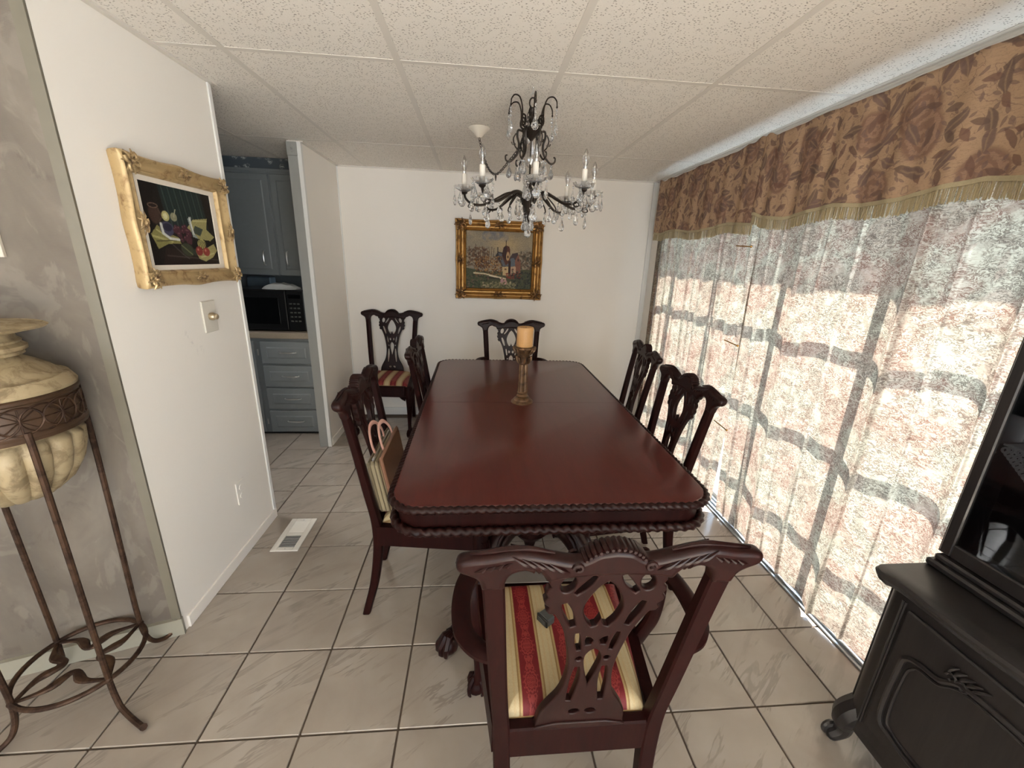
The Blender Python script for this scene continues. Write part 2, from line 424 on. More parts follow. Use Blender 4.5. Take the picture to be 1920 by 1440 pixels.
TRANS = 0.36
def make_floral(name, translucent):
    """printed rose-and-leaf cloth; the cloth of the panels lets daylight through, the lined valance does not"""
    t = NT(name); uv = t.add('ShaderNodeUVMap', uv_map='cloth').outputs[0]
    wob = t.noise(uv, 9.0, 3).outputs[1]
    p = t.vmath('ADD', uv, t.vmath('SCALE', t.vmath('SUBTRACT', wob, (0.5, 0.5, 0.5)), scale=0.05))
    # roses
    vr = t.add('ShaderNodeTexVoronoi', {'Vector': p, 'Scale': 4.6, 'Randomness': 0.75}, voronoi_dimensions='2D')
    d = vr.outputs['Distance']
    rose = t.math('SUBTRACT', 1.0, t.fade(d, 0.26, 0.36))
    ringn = t.noise(p, 26.0, 3, 0.6, 1.0).outputs[0]
    ring = t.math('SINE', t.math('ADD', t.math('MULTIPLY', d, 46.0), t.math('MULTIPLY', ringn, 9.0)))
    petal = t.fade(ring, -0.2, 0.5)
    # leaves: one lens shape turned at random in each cell
    def leaves(scale, a, b, seed):
        q = t.vmath('ADD', p, seed)
        vl = t.add('ShaderNodeTexVoronoi', {'Vector': q, 'Scale': scale, 'Randomness': 0.95}, voronoi_dimensions='2D')
        loc = t.vmath('SUBTRACT', q, vl.outputs['Position'])
        sp_ = t.add('ShaderNodeSeparateColor', {0: vl.outputs['Color']})
        ro = t.add('ShaderNodeVectorRotate', {'Vector': loc, 'Angle': t.math('MULTIPLY', sp_.outputs[0], 6.283)}, rotation_type='Z_AXIS').outputs[0]
        s = t.add('ShaderNodeSeparateXYZ', {0: ro})
        x = t.math('DIVIDE', s.outputs[0], a); y = t.math('DIVIDE', s.outputs[1], b)
        e = t.math('ADD', t.math('MULTIPLY', x, x), t.math('ABSOLUTE', y))
        return t.math('SUBTRACT', 1.0, t.fade(e, 0.8, 1.05)), sp_.outputs[1], t.math('ABSOLUTE', y)
    L1, r1, y1 = leaves(9.0, 0.045, 0.019, (3.1, 1.7, 0)); L2, r2, y2 = leaves(13.0, 0.030, 0.012, (7.3, 5.9, 0)); L3, r3, _ = leaves(26.0, 0.013, 0.006, (1.3, 8.4, 0))
    stem = t.math('SUBTRACT', 1.0, t.fade(t.math('ABSOLUTE', t.math('SUBTRACT', t.noise(p, 7.0, 3, 0.5, 1.5).outputs[0], 0.5)), 0.004, 0.016))
    slub = t.noise(t.mapping(uv, scale=(14.0, 160.0, 1.0)), 2.5, 3, 0.6).outputs[0]
    speck = t.noise(t.mapping(uv, scale=(60.0, 90.0, 1.0)), 2.0, 3, 0.7, 1.0).outputs[0]
    if translucent:
        ground = S(246, 238, 218); rose_c = S(234, 208, 194); rose_d = S(214, 180, 166); leaf_c = S(166, 152, 138); leaf_d = S(190, 170, 152)
        big = t.noise(uv, 5.0, 4, 0.6, 0.8).outputs[0]
        c = t.mix(t.math('MULTIPLY', t.fade(big, 0.44, 0.64), 0.65), ground, rose_c)
        c = t.mix(t.math('MULTIPLY', rose, 0.45), c, t.mix(petal, rose_d, rose_c))
        c = t.mix(t.math('MULTIPLY', L1, 0.30), c, leaf_c)
        edge = t.math('MULTIPLY', t.fade(y1, 0.0, 0.12), L1)
        c = t.mix(t.math('MULTIPLY', L2, 0.40), c, t.mix(r2, leaf_c, rose_d))
        sq = t.noise(t.mapping(uv, scale=(34.0, 70.0, 1.0)), 1.0, 3, 0.6, 1.8).outputs[0]
        line = t.math('SUBTRACT', 1.0, t.fade(t.math('ABSOLUTE', t.math('SUBTRACT', sq, 0.5)), 0.016, 0.075))
        patch = t.fade(t.noise(uv, 16.0, 3, 0.6).outputs[0], 0.30, 0.50)
        c = t.mix(t.math('MULTIPLY', t.math('MULTIPLY', line, patch), 0.8), c, t.mix(t.fade(big, .4, .6), S(112, 101, 92), S(142, 92, 76)))
        c = t.mix(t.math('MULTIPLY', t.fade(slub, 0.52, 0.70), 0.5), c, leaf_d)
        c = t.mix(t.math('MULTIPLY', t.fade(speck, 0.55, 0.63), 0.5), c, S(150, 136, 122))
    else:
        ground = S(176, 147, 120); rose_c = S(150, 118, 102); rose_d = S(122, 92, 80); leaf_c = S(108, 91, 82); leaf_d = S(122, 100, 93)
        c = t.mix(t.math('MULTIPLY', rose, 0.75), ground, t.mix(petal, rose_d, rose_c))
        c = t.mix(t.math('MULTIPLY', stem, 0.5), c, leaf_d)
        c = t.mix(t.math('MULTIPLY', L3, 0.7), c, leaf_d)
        c = t.mix(t.math('MULTIPLY', L2, 0.8), c, t.mix(r2, leaf_c, rose_d))
        c = t.mix(t.math('MULTIPLY', L1, 0.85), c, t.mix(t.fade(y1, 0.0, 0.25), t.mix(0.5, leaf_c, ground), t.mix(r1, leaf_c, leaf_d)))
        c = t.mix(t.math('MULTIPLY', t.fade(slub, 0.50, 0.72), 0.4), c, leaf_d)
        c = t.mix(t.math('MULTIPLY', t.fade(speck, 0.53, 0.62), 0.25), c, leaf_c)
    weave = t.bump(slub, 0.15, 0.002)
    df = t.add('ShaderNodeBsdfDiffuse', {'Color': c, 'Normal': weave}).outputs[0]
    if translucent:
        c = t.mix(1.0, c, (TRANS, TRANS * .955, TRANS * .885, 1), 'MULTIPLY')
        tr = t.add('ShaderNodeBsdfTranslucent', {'Color': c}).outputs[0]
        # thin cloth also scatters sunlight forward in a broad lobe
        fwd = t.add('ShaderNodeBsdfRefraction', {'Color': c, 'Roughness': 0.6, 'IOR': 1.6}).outputs[0]
        tr = t.add('ShaderNodeMixShader', {0: 0.45, 1: tr, 2: fwd}).outputs[0]
        t.surface(t.add('ShaderNodeMixShader', {0: 0.80, 1: df, 2: tr}).outputs[0])
    else: t.surface(df)
    return t.m
M_CURTAIN = make_floral('sunlit_floral_curtain', True)
M_VALANCE = make_floral('lined_floral_valance', False)
M_FRINGE = pm('gold_cream_fringe', S(166, 150, 116), 0.55, var=0.2, scale=200)
M_BRAID = pm('cream_braid', S(170, 156, 124), 0.8, var=0.15, scale=200, bump=0.3)

def make_glass(name, tint=(0.96, 0.98, 1.0, 1), refl=0.08):
    t = NT(name)
    tr = t.add('ShaderNodeBsdfTransparent', {'Color': tint}).outputs[0]; gl = t.add('ShaderNodeBsdfGlossy', {'Color': (1, 1, 1, 1), 'Roughness': 0.02}).outputs[0]
    lw = t.add('ShaderNodeLayerWeight', {'Blend': 0.25}).outputs['Fresnel']
    t.surface(t.add('ShaderNodeMixShader', {0: t.math('ADD', t.math('MULTIPLY', lw, 0.6), refl * 0.3, clamp=True), 1: tr, 2: gl}).outputs[0]); return t.m
M_PANE = make_glass('window_glass'); M_BULBGLASS = make_glass('clear_bulb_glass', (0.82, 0.81, 0.8, 1), 0.35)
M_CABGLASS = make_glass('cabinet_glass', (0.6, 0.63, 0.66, 1), 0.15)
def make_crystal():
    t = NT('cut_crystal')
    t.principled((0.98, 0.98, 0.98, 1), 0.02, 0, 0, None, 0.5, **{'Transmission Weight': 0.9, 'IOR': 1.55}); return t.m
M_CRYSTAL = make_crystal()
M_BRONZE = pm('dark_bronze', S(44, 36, 30), 0.4, 0.6, 0, 0.25, 30)
M_IRON = make_gold('rusted_brown_iron', S(72, 50, 34), S(46, 28, 18), 0.4, 0.65, 0.5, 0.5)
M_STONE = make_gold('pale_gilt_urn', S(160, 143, 112), S(124, 107, 80), 0.42, 0.66, 0.5, 0.1)
M_CANDLEGOLD = make_gold('aged_brass', S(108, 80, 54), S(66, 45, 31), 0.44, 0.68, 0.38, 0.5)
M_WAX = pm('ochre_wax', S(180, 136, 84), 0.5, var=0.1, scale=25, bump=0.3)
M_SLEEVE = pm('ivory_candle_sleeve', S(212, 206, 196), 0.5, var=0.03)
M_PORC = pm('cream_enamel', S(226, 218, 204), 0.35, var=0.04)
M_WHITE = pm('white_enamel', S(226, 222, 214), 0.4, var=0.03)
M_WHITEPLATE = pm('white_plate', S(212, 206, 194), 0.45, var=0.03)
M_BRASS = pm('polished_brass', S(186, 142, 82), 0.18, 0.9, 0, 0.1)
M_CHROME = pm('brushed_nickel', S(190, 190, 188), 0.3, 0.8, 0, 0.08)
M_BLACK = pm('black_plastic', S(18, 19, 21), 0.28, 0, 0.2, 0.1)
M_BLACKGLASS = pm('black_glass', S(10, 12, 14), 0.08, 0, 0.3, 0.1)
M_GREYPL = pm('dark_grey_plastic', S(70, 72, 70), 0.4, 0, 0, 0.1)
M_LAMIN = pm('beige_laminate', S(150, 138, 122), 0.4, var=0.12, scale=90)
M_ALU = pm('aluminium_track', S(190, 196, 202), 0.3, 0.7, 0, 0.06)
M_DOORW = pm('door_frame_paint', S(214, 212, 206), 0.45, var=0.03)
M_BAGTAN = pm('tan_leather', S(122, 88, 68), 0.4, 0, 0.1, 0.15, 20, 0.15)
M_BAGSIDE = pm('olive_cream_vinyl', S(138, 126, 100), 0.5, 0, 0, 0.1, 30)
M_BAGPIPE = pm('dark_olive_piping', S(96, 84, 62), 0.5)
M_BAGPINK = pm('pale_pink_strap', S(218, 172, 158), 0.5, 0, 0, 0.06)
M_LACE = pm('white_lace', S(200, 196, 190), 0.8, var=0.1, scale=80)
M_PAPERW = pm('white_paper', S(196, 198, 198), 0.7, var=0.06)
M_CONC = pm('outdoor_concrete', S(150, 160, 168), 0.9, var=0.08, scale=3)
M_SHELLBR = pm('band_bronze', S(70, 50, 34), 0.5, 0.3, 0, 0.25, 30)
M_KNOBW = pm('worn_switch_metal', S(176, 160, 134), 0.3, 0.7, 0, 0.15, 60)
# ------------------------------------------------------------------ room shell
H = 2.1546; YB = 2.515; XR = 2.73; TX, TY = 0.308, 0.3028
# floor: grout bed with every tile its own part
fb = MB().box((-2.3, -5.3, -0.12), (2.75, YB + 0.2, -0.006))
floor = struct('floor', fb, M_GROUT)
tile_me = MB().box((-0.151, -0.1484, -0.0075), (0.151, 0.1484, 0.0), 0.0018).mesh('tile', M_TILE, True, 30)
def inside_wall(x, y): return (x < -0.05 and 0.3 < y < 0.8) or (x > XR + 0.02)
for i in range(-7, 9):
    for j in range(-7, 10):
        x = (i + 0.5) * TX; y = (j + 0.5) * TY
        if x < 0 and y > 0.2: y -= 0.2 * TY              # the kitchen rows are laid out of step
        if inside_wall(x, y) or (x < -0.95) or y > YB + 0.05 or (y < -1.9) or (x < -0.05 and y > 2.3): continue
        link('tile', tile_me, floor, (x, y, 0.0), (0, 0, PI * random.randint(0, 1)))
rest = MB()
rest.box((-2.3, -5.3, -0.0075), (2.75, -7 * TY + 0.20, -0.001)); rest.build('bounce_floor', M_BOUNCE, floor, False)  # unseen pale floor added to bounce sunlight up into the room
ro_ = MB().box((-2.3, -1.9, -0.0075), (-4 * TX - 0.01, 2.6, -0.001)); ro_.build('tile_field', M_TILE, floor, False)

# ceiling: slab above, lay-in panels and the T-bar grid as parts
ceil = struct('ceiling', MB().box((-2.3, -5.3, H + 0.02), (2.86, YB + 0.2, H + 0.12)), M_GRID)
GX0, GY0, GX, GY = 0.2573, 0.5484, 0.6111, 1.2132
pan = MB().box((-GX / 2 + 0.003, -GY / 2 + 0.003, 0.003), (GX / 2 - 0.003, GY / 2 - 0.003, 0.016)).mesh('ceiling_panel', M_CEIL, False)
for i in range(-4, 4):
    for j in range(-5, 2):
        xa, xb = GX0 + i * GX, GX0 + (i + 1) * GX
        link('ceiling_panel', pan, ceil, ((xa + xb) / 2, GY0 + (j + 0.5) * GY, H))
for i in range(-4, 5):
    x = GX0 + i * GX
    m = MB().box((x - 0.012, -5.2, H + 0.0014), (x + 0.012, YB, H + 0.0045)); m.box((x - 0.002, -5.2, H + .003), (x + 0.002, YB, H + 0.02))
    m.build('main_runner', M_GRID, ceil, False)
for j in range(-4, 2):
    y = GY0 + j * GY
    for i in range(-4, 4):
        xa, xb = GX0 + i * GX + 0.012, GX0 + (i + 1) * GX - 0.012
        MB().box((xa, y - 0.012, H + 0.0018), (xb, y + 0.012, H + 0.0045)).build('cross_tee', M_GRID, ceil, False)
for lo, hi in (((0.012, 0.111, H - 0.004), (0.034, 0.90, H + 0.004)), ((0.02, 1.80, H - 0.004), (0.042, YB, H + 0.004)), ((0.02, YB - 0.02, H - 0.004), (XR, YB, H + 0.004)), ((XR - 0.02, -5.0, H - 0.004), (XR, YB, H + 0.004))):
    MB().box(lo, hi).build('wall_angle', M_GRID, ceil, False)

# walls
struct('wall_back', MB().box((-0.06, YB, 0), (XR + 0.12, YB + 0.09, H + 0.02)), M_WALL)
WD = Vector((-0.95, -0.3123, 0)); WN = Vector((-0.3123, 0.95, 0)); P0 = Vector((0.012, 0.111, 0))
def wp(s, d): q = P0 + WD * s + WN * d; return (q.x, q.y)
struct('wall_left', MB().prism([(0.012, 0.112), (0.012, 0.884), (-0.09, 0.884), (-0.09, 0.155)], 0, H + 0.02), M_SMUDGE)
wpaper = MB().prism([wp(0.0, 0.0), wp(2.4, 0.0), wp(2.4, 0.08), wp(0.03, 0.08)], 0, H + 0.02)
struct('wall_entry', wpaper, M_PAPER)
struct('wall_kitchen', MB().box((-0.062, 1.806, 0), (0.021, YB, H + 0.02)), M_WALL)
struct('wall_kitchen_back', MB().box((-2.3, 2.66, 0), (-0.06, 2.74, H + 0.02)), M_KWALL)
struct('wall_kitchen_side', MB().box((-1.9, -0.45, 0), (-1.8, 2.66, H + 0.02)), M_KWALL)
struct('wall_front', MB().box((-2.3, -5.3, 0), (-1.1, -5.2, H + 0.02)).box((1.5, -5.3, 0), (XR + 0.12, -5.2, H + 0.02)).box((-1.1, -5.3, 0), (1.5, -5.2, 0.5)).box((-1.1, -5.3, 2.0), (1.5, -5.2, H + 0.02)), M_WALL)
struct('wall_left_far', MB().box((-2.4, -5.3, 0), (-2.3, 0.2, H + 0.02)), M_WALL)
DY0, DY1, DZ = -0.62, 2.16, 2.06
SY0, SY1 = -4.9, -2.25      # second, uncurtained opening added behind the camera to let fill sunlight in
struct('wall_right', MB().box((XR, DY1, 0), (XR + 0.12, YB, H + 0.02)).box((XR, -5.3, 0), (XR + 0.12, SY0, H + 0.02)).box((XR, SY1, 0), (XR + 0.12, DY0, H + 0.02)).box((XR, SY0, 2.06), (XR + 0.12, SY1, H + 0.02)).box((XR, DY0, DZ), (XR + 0.12, DY1, H + 0.02)), M_WALL)
w1 = struct('fill_window_frame', MB().box((-1.1, -5.27, 0.5), (-1.04, -5.2, 2.0)).box((1.44, -5.27, 0.5), (1.5, -5.2, 2.0)).box((-1.04, -5.27, 0.5), (1.44, -5.2, 0.55)).box((-1.04, -5.27, 1.95), (1.44, -5.2, 2.0)), M_DOORW)  # unseen window added to go with the rear fill lamp
w2 = struct('fill_opening_frame', MB().box((XR + .02, SY0, 0), (XR + .08, SY0 + .06, 2.06)).box((XR + .02, SY1 - .06, 0), (XR + .08, SY1, 2.06)).box((XR + .02, SY0, 2.0), (XR + .08, SY1, 2.06)).box((XR + .02, -3.60, 0), (XR + .08, -3.54, 2.0)), M_DOORW)  # frame of the added, unseen fill opening

# trims and baseboards
struct('trim_1', MB().box((XR - 0.042, YB - 0.012, 0), (XR - 0.0, YB, H - 0.004), 0.002), M_TRIM)
struct('trim_2', MB().box((0.012, 0.862, 0), (0.019, 0.887, H - 0.004), 0.002), M_TRIM)
b_ = MB()
for s0, s1, d in ((0.0, 0.012, -0.012), (0.012, 0.030, -0.007)):
    b_.prism([wp(s0, 0.0), wp(s1, 0.0), wp(s1, d), wp(s0, d)], 0.0, H - 0.004)
struct('trim_3', b_, M_BEAD)
struct('trim_4', MB().box((0.000, 1.797, 0), (0.024, 1.806, H - 0.004), 0.002).box((0.021, 1.797, 0), (0.026, 1.825, H - 0.004), 0.001), M_TRIM)
kt = struct('trim_5', MB().box((-0.062, 1.799, 0), (0.0, 1.806, 2.07), 0.001), M_JAMB, label='grey painted jamb board')
ros = MB().box((-0.064, 1.794, 2.07), (0.002, 1.806, H - 0.004), 0.002)
for k in range(8):
    a = k * PI / 4; ros.blob((-0.031 + 0.015 * math.cos(a), 1.793, 2.11 + 0.015 * math.sin(a)), (0.008, 0.004, 0.008))
ros.blob((-0.031, 1.792, 2.11), (0.007, 0.005, 0.007))
ros.build('corner_rosette', M_JAMB, kt)
struct('trim_6', MB().box((0.021, YB - 0.008, 0), (0.03, YB, H - 0.004), 0.001), M_TRIM)
def base(name, lo, hi, m=M_TRIM): return struct(name, MB().box(lo, hi, 0.002), m)
base('baseboard_left', (0.012, 0.13, 0), (0.022, 0.884, 0.055), M_WALL)
base('baseboard_back', (0.03, YB - 0.010, 0), (XR - 0.04, YB, 0.075))
base('baseboard_kitchen', (0.021, 1.825, 0), (0.031, YB - 0.01, 0.06), M_WALL)
be = MB().prism([wp(-0.003, 0.0), wp(2.3, 0.0), wp(2.3, -0.016), wp(-0.003, -0.016)], 0.0, 0.075)
struct('baseboard_entry', be, M_BASE)

# patio door: frame, stiles, muntins and panes
door = struct('door_1', MB().box((2.76, DY0, 0.0), (2.85, DY0 + 0.05, DZ)).box((2.76, DY1 - 0.05, 0.0), (2.85, DY1, DZ)).box((2.76, DY0, DZ - 0.05), (2.85, DY1, DZ)).box((2.76, DY0, 0.0), (2.85, DY1, 0.03)), M_DOORW)
VY = [(-0.40, .05), (0.14, .055), (0.67, .05), (1.27, .05), (1.85, .05)]
HZ = [0.42, 0.87, 1.29, 1.72]
for y, w in VY: MB().box((2.785, y - w / 2, 0.03), (2.825, y + w / 2, DZ - 0.05), 0.004).build('stile', M_DOORW, door)
ys = [DY0 + 0.05] + [y for y, _ in VY] + [DY1 - 0.05]; zs = [0.03] + HZ + [DZ - 0.05]
for a, b in zip(ys[:-1], ys[1:]):
    for z in HZ: MB().box((2.79, a + 0.02, z - 0.019), (2.82, b - 0.02, z + 0.019), 0.003).build('muntin', M_DOORW, door)
    for z0, z1 in zip(zs[:-1], zs[1:]): MB().box((2.803, a + 0.01, z0), (2.807, b - 0.01, z1)).build('pane', M_PANE, door, False)
tr = MB().box((2.648, DY0 - 0.03, 0.0), (2.76, DY1, 0.008), 0.002)
for k in range(3): tr.box((2.665 + 0.03 * k, DY0, 0.008), (2.673 + 0.03 * k, DY1, 0.018), 0.001)
struct('trim_7', tr, M_ALU, label='aluminium door track')
# outside: paved ground and the roof overhang that shades the door head
struct('ground', MB().box((2.86, -30, -0.35), (60, 30, -0.15)), M_CONC)
struct('roof_eave', MB().box((2.85, -1.0, 2.28), (3.42, YB + 0.5, 2.42)), M_DOORW)
# ------------------------------------------------------------------ curtains, valances, pins
def sheet(name, fx, fy, fz, ns, nt, mat, uvscale=1.0, uvoff=(0, 0), parent=None):
    """cloth over s (along the wall) and t (0 bottom..1 top)"""
    P = np.zeros((nt, ns, 3))
    for j in range(nt):
        t = j / (nt - 1)
        for i in range(ns):
            s = i / (ns - 1); P[j, i] = (fx(s, t), fy(s, t), fz(s, t))
    v = P.reshape(-1, 3); f = []
    for j in range(nt - 1):
        for i in range(ns - 1): a = j * ns + i; f.append((a, a + 1, a + ns + 1, a + ns))
    me = bpy.data.meshes.new(name); me.from_pydata(v.tolist(), [], f)
    arc = np.concatenate([[0], np.cumsum(np.linalg.norm(np.diff(P[nt // 2], axis=0), axis=1))])
    U = np.zeros((nt, ns, 2)); U[:, :, 0] = arc[None, :] * uvscale + uvoff[0]; U[:, :, 1] = P[:, :, 2] * uvscale + uvoff[1]
    uvl = me.uv_layers.new(name='cloth'); idx = np.array([l.vertex_index for l in me.loops])
    uvl.data.foreach_set('uv', U.reshape(-1, 2)[idx].ravel().astype(np.float32))
    me.materials.append(mat); me.polygons.foreach_set('use_smooth', [True] * len(me.polygons)); me.update()
    return link(name, me, parent)
def folds(y, k, seed):
    rs = random.Random(seed); out = 0
    for per, am in k:
        ph = rs.random() * 6.28
        out += am * math.sin(2 * PI * y / per + ph)
    return out
XC = 2.668
def pleat(y, L, t=0.5):
    """doubled-over folds: shifts along the wall and into the room"""
    dy = dx = 0.0
    for y0, w, d in L:
        u = (y - y0 - .012 * math.sin(5 * t + 40 * y0)) / w; g = math.exp(-u * u); dy -= .75 * w * u * g; dx -= d * (1 + .9 * math.tanh(3.0 * u)) * g * (1 + .35 * math.sin(7 * t + 60 * y0))
    return dx, dy
NEARP = ((-0.25, .030, .012), (-0.07, .020, .008), (0.055, .048, .024), (0.33, .030, .012), (0.47, .015, .006), (0.565, .036, .014), (0.74, .020, .008), (0.83, .026, .012))
FARP = ((0.985, .022, .012), (1.085, .016, .008), (1.20, .030, .014), (1.30, .018, .009), (1.43, .032, .014), (1.53, .016, .008), (1.64, .026, .013), (1.78, .032, .014), (1.88, .018, .010), (1.99, .030, .014), (2.09, .022, .012), (2.18, .024, .012))
def near_u(s, t):
    e = 0.813 + 0.117 * min(1, (t + 0.02) / 0.62) ** 0.6
    return -0.47 + s * (e + 0.47) - 0.045 * (t - .5) * math.exp(-((s - .37) / .25) ** 2)
def near_x(s, t):
    y = near_u(s, t); yn = -0.47 + s * 1.40; b = 1.0 - 0.35 * t
    return XC + b * (folds(yn, ((0.47, 0.012), (0.27, 0.006), (0.135, 0.003)), 5) + pleat(yn, NEARP, t)[0])
def near_y(s, t): return near_u(s, t) + (1.0 - 0.3 * t) * pleat(-0.47 + s * 1.40, NEARP, t)[1]
def far_x(s, t):
    y = 0.93 + s * 1.31; b = 1.0 - 0.3 * t
    return XC + b * (folds(y, ((0.33, 0.007), (0.17, 0.006)), 11) + pleat(y, FARP, t)[0])
def far_y(s, t):
    a = 0.935 - 0.055 * (1 - min(1, t / 0.95)) + 0.03 * max(0, 0.30 - t) / 0.30
    return a + s * (2.235 - 0.02 * (1 - t) - a) + (1.0 - 0.3 * t) * pleat(0.93 + s * 1.31, FARP, t)[1]
def ctop(s, t, wav): return 0.022 + 0.006 * math.sin(s * 40 + 1) + t * (2.055 - 0.022)
cn = sheet('curtain', near_x, near_y, lambda s, t: ctop(s, t, 1), 520, 60, M_CURTAIN)
tag(cn, 'wide floral curtain panel nearest the dark cabinet, sunlit with grid shadows', 'curtain', 'floral curtains over the patio door')
cf = sheet('curtain', far_x, far_y, lambda s, t: ctop(s, t, 2), 560, 60, M_CURTAIN, 1.0, (3.3, 0.7))
tag(cf, 'pleated floral curtain panel nearest the back wall, sunlit', 'curtain', 'floral curtains over the patio door')

def valance(y0, y1, ztop, zbot, seed, uvo, ret, label):
    """lined valance with scalloped braid and fringe"""
    rs = random.Random(seed)
    fx = lambda s, t: 2.607 + (0.75 + 0.4 * (1 - t)) * folds(y0 + s * (y1 - y0), ((0.41, 0.005), (0.19, 0.004), (0.09, 0.002)), seed) + (0.05 * max(0, (s - 0.965) / 0.035) ** 2 if ret else 0)
    fy = lambda s, t: y0 + s * (y1 - y0)
    fz = lambda s, t: zbot(y0 + s * (y1 - y0)) + t * (ztop(y0 + s * (y1 - y0)) - zbot(y0 + s * (y1 - y0)))
    o = sheet('valance', fx, fy, fz, 240, 24, M_VALANCE, 1.0, uvo); o.modifiers.new('thickness', 'SOLIDIFY').thickness = 0.006
    tag(o, label, 'valance', 'floral valances above the curtains')
    N = 200; br = MB(); top, bot = [], []
    rs1 = []
    for i in range(N + 1):
        s = i / N; x = fx(s, 0) - 0.004; y = fy(s, 0); z = fz(s, 0)
        rs1.append([(x - 0.003, y, z + 0.006), (x - 0.004, y, z - 0.008), (x + 0.002, y, z - 0.008), (x + 0.003, y, z + 0.006)])
    br.rings(rs1); br.build('braid', M_BRAID, o)
    fr = MB(); n = int(abs(y1 - y0) / 0.0042)
    for i in range(n):
        s = (i + 0.5) / n; y = fy(s, 0); z = fz(s, 0) - 0.006; x = fx(s, 0) - 0.002 + rs.uniform(-.002, .002); w = rs.uniform(0.0012, 0.0021); L = 0.047 * rs.uniform(0.9, 1.07); dx = rs.uniform(-.003, .003)
        fr.rings([[(x - .001, y - w, z), (x + .001, y - w, z), (x + .001, y + w, z), (x - .001, y + w, z)], [(x - .001, y - w + dx, z - L), (x + .001, y - w + dx, z - L), (x + .001, y + w + dx, z - L), (x - .001, y + w + dx, z - L)]], caps=False)
    f = fr.build('fringe', M_FRINGE, o, False); f['kind'] = 'stuff'
    return o
nz = interp([-0.6, -0.2, -0.1, 0.0, 0.15, 0.29, 0.41, 0.55, 0.70, 0.85, 0.90, 0.94], [1.735, 1.722, 1.738, 1.731, 1.713, 1.713, 1.727, 1.716, 1.702, 1.722, 1.742, 1.745])
fz_ = interp([0.9, 0.975, 1.15, 1.3, 1.45, 1.6, 1.75, 1.9, 2.05, 2.2], [1.69, 1.697, 1.715, 1.70, 1.694, 1.695, 1.715, 1.722, 1.705, 1.722])
def bumps(*L): return lambda y: 2.088 + sum(a * math.exp(-((y - c) / w) ** 2) for c, a, w in L)
valance(-0.385, 0.925, bumps((0.90, .022, .03), (1.0, .012, .05), (0.6, .008, .12), (-0.3, .006, .2)), nz, 5, (0.0, 0.0), False, 'long floral valance panel on the right, cream fringed, gathered at its left edge')
valance(0.918, 2.20, bumps((0.96, .022, .04), (1.08, .015, .05), (1.55, .010, .07), (2.0, .010, .05), (2.15, .02, .03)), fz_, 9, (5.2, 2.1), True, 'shorter floral valance panel by the back wall corner, cream fringed')
rod = MB().tube([(2.642, -0.6, 2.07), (2.642, 2.2, 2.07)], 0.009, 10); rod.blob((2.642, 2.2, 2.07), (.013, .013, .013))
tag(rod.build('curtain_rod', M_WHITE), 'thin white curtain rod behind the floral valances', 'rod')
for nm, z, y in (('topmost', 1.583, 0.975), ('middle', 1.055, 0.925), ('lowest', 0.566, 0.875)):
    t = thing('curtain_pin', nm + ' of the three brass pins holding the two curtain panels together', 'pin', (2.622, y, z), 0, 'brass pins down the curtain seam')
    MB().tube([(0, -0.055, -0.002), (0, 0.075, 0.006)], 0.0035, 6).build('shaft', M_BRASS, t)
    MB().blob((0, -0.057, -0.002), (.007, .007, .007)).build('head', M_BRASS, t)
# ------------------------------------------------------------------ dining chairs
def seat_raster():
    W, Hh = 270, 220; R = Raster(W, Hh, (172, 157, 124), 3)
    X = (2 * R.x - 1) * (0.168 + (0.222 - 0.168) * R.y); Y = (R.y - 0.5) * 0.388
    per = 0.1005; c0 = -0.102
    k = np.floor((X - c0) / per + 0.5); d = X - c0 - k * per; ad = np.abs(d)
    cream = 0.5 + 0.5 * np.sin(X * 1400) * np.sin(Y * 1400); R.put(0.16 * cream, (176, 150, 104))
    R.put((np.abs(ad - 0.043) < 0.0022).astype(float) * 0.25, (170, 138, 92))
    sf = lambda e: np.clip((e - ad) / .0016 + .5, 0, 1)
    R.put(sf(0.033), (128, 100, 60)); R.put(sf(0.0295) * .7, (170, 148, 104))
    red = sf(0.0245); R.put(red, (98, 10, 18))
    # damask medallions
    q = ((Y + 0.02 * (k % 2)) / 0.092) % 1.0 - 0.5; yy = q * 0.092; u = d
    r = np.sqrt((u / 0.0175) ** 2 + (yy / 0.026) ** 2); th = np.arctan2(yy / 0.026, u / 0.0175)
    m = np.zeros_like(r)
    m = np.maximum(m, (np.abs(r - 0.86 - 0.07 * np.cos(12 * th)) < 0.10))
    m = np.maximum(m, (r < 0.66) & (np.sin(yy * 1500) * np.cos(u * 900) > -0.25))
    m = np.maximum(m, (np.abs(r - 1.15) < 0.05) & (np.cos(14 * th) > 0.2))
    for s in (-1, 1):
        yc = yy - s * 0.036; h = (np.abs(u) < 0.008 * (1 - np.abs(yc) / 0.009)); m = np.maximum(m, h)
        m = np.maximum(m, (np.abs(np.abs(u) - 0.010 + 0.35 * np.abs(yc + s * 0.004)) < 0.0018) & (np.abs(yc) < 0.010))
    R.put(m.astype(float) * red * 0.62, (150, 66, 56))
    R.a *= (0.97 + 0.06 * R.rng.random((Hh, W, 1))); return R
SEAT_R = seat_raster()
RW, FW = 0.168, 0.222          # cushion half widths behind / in front
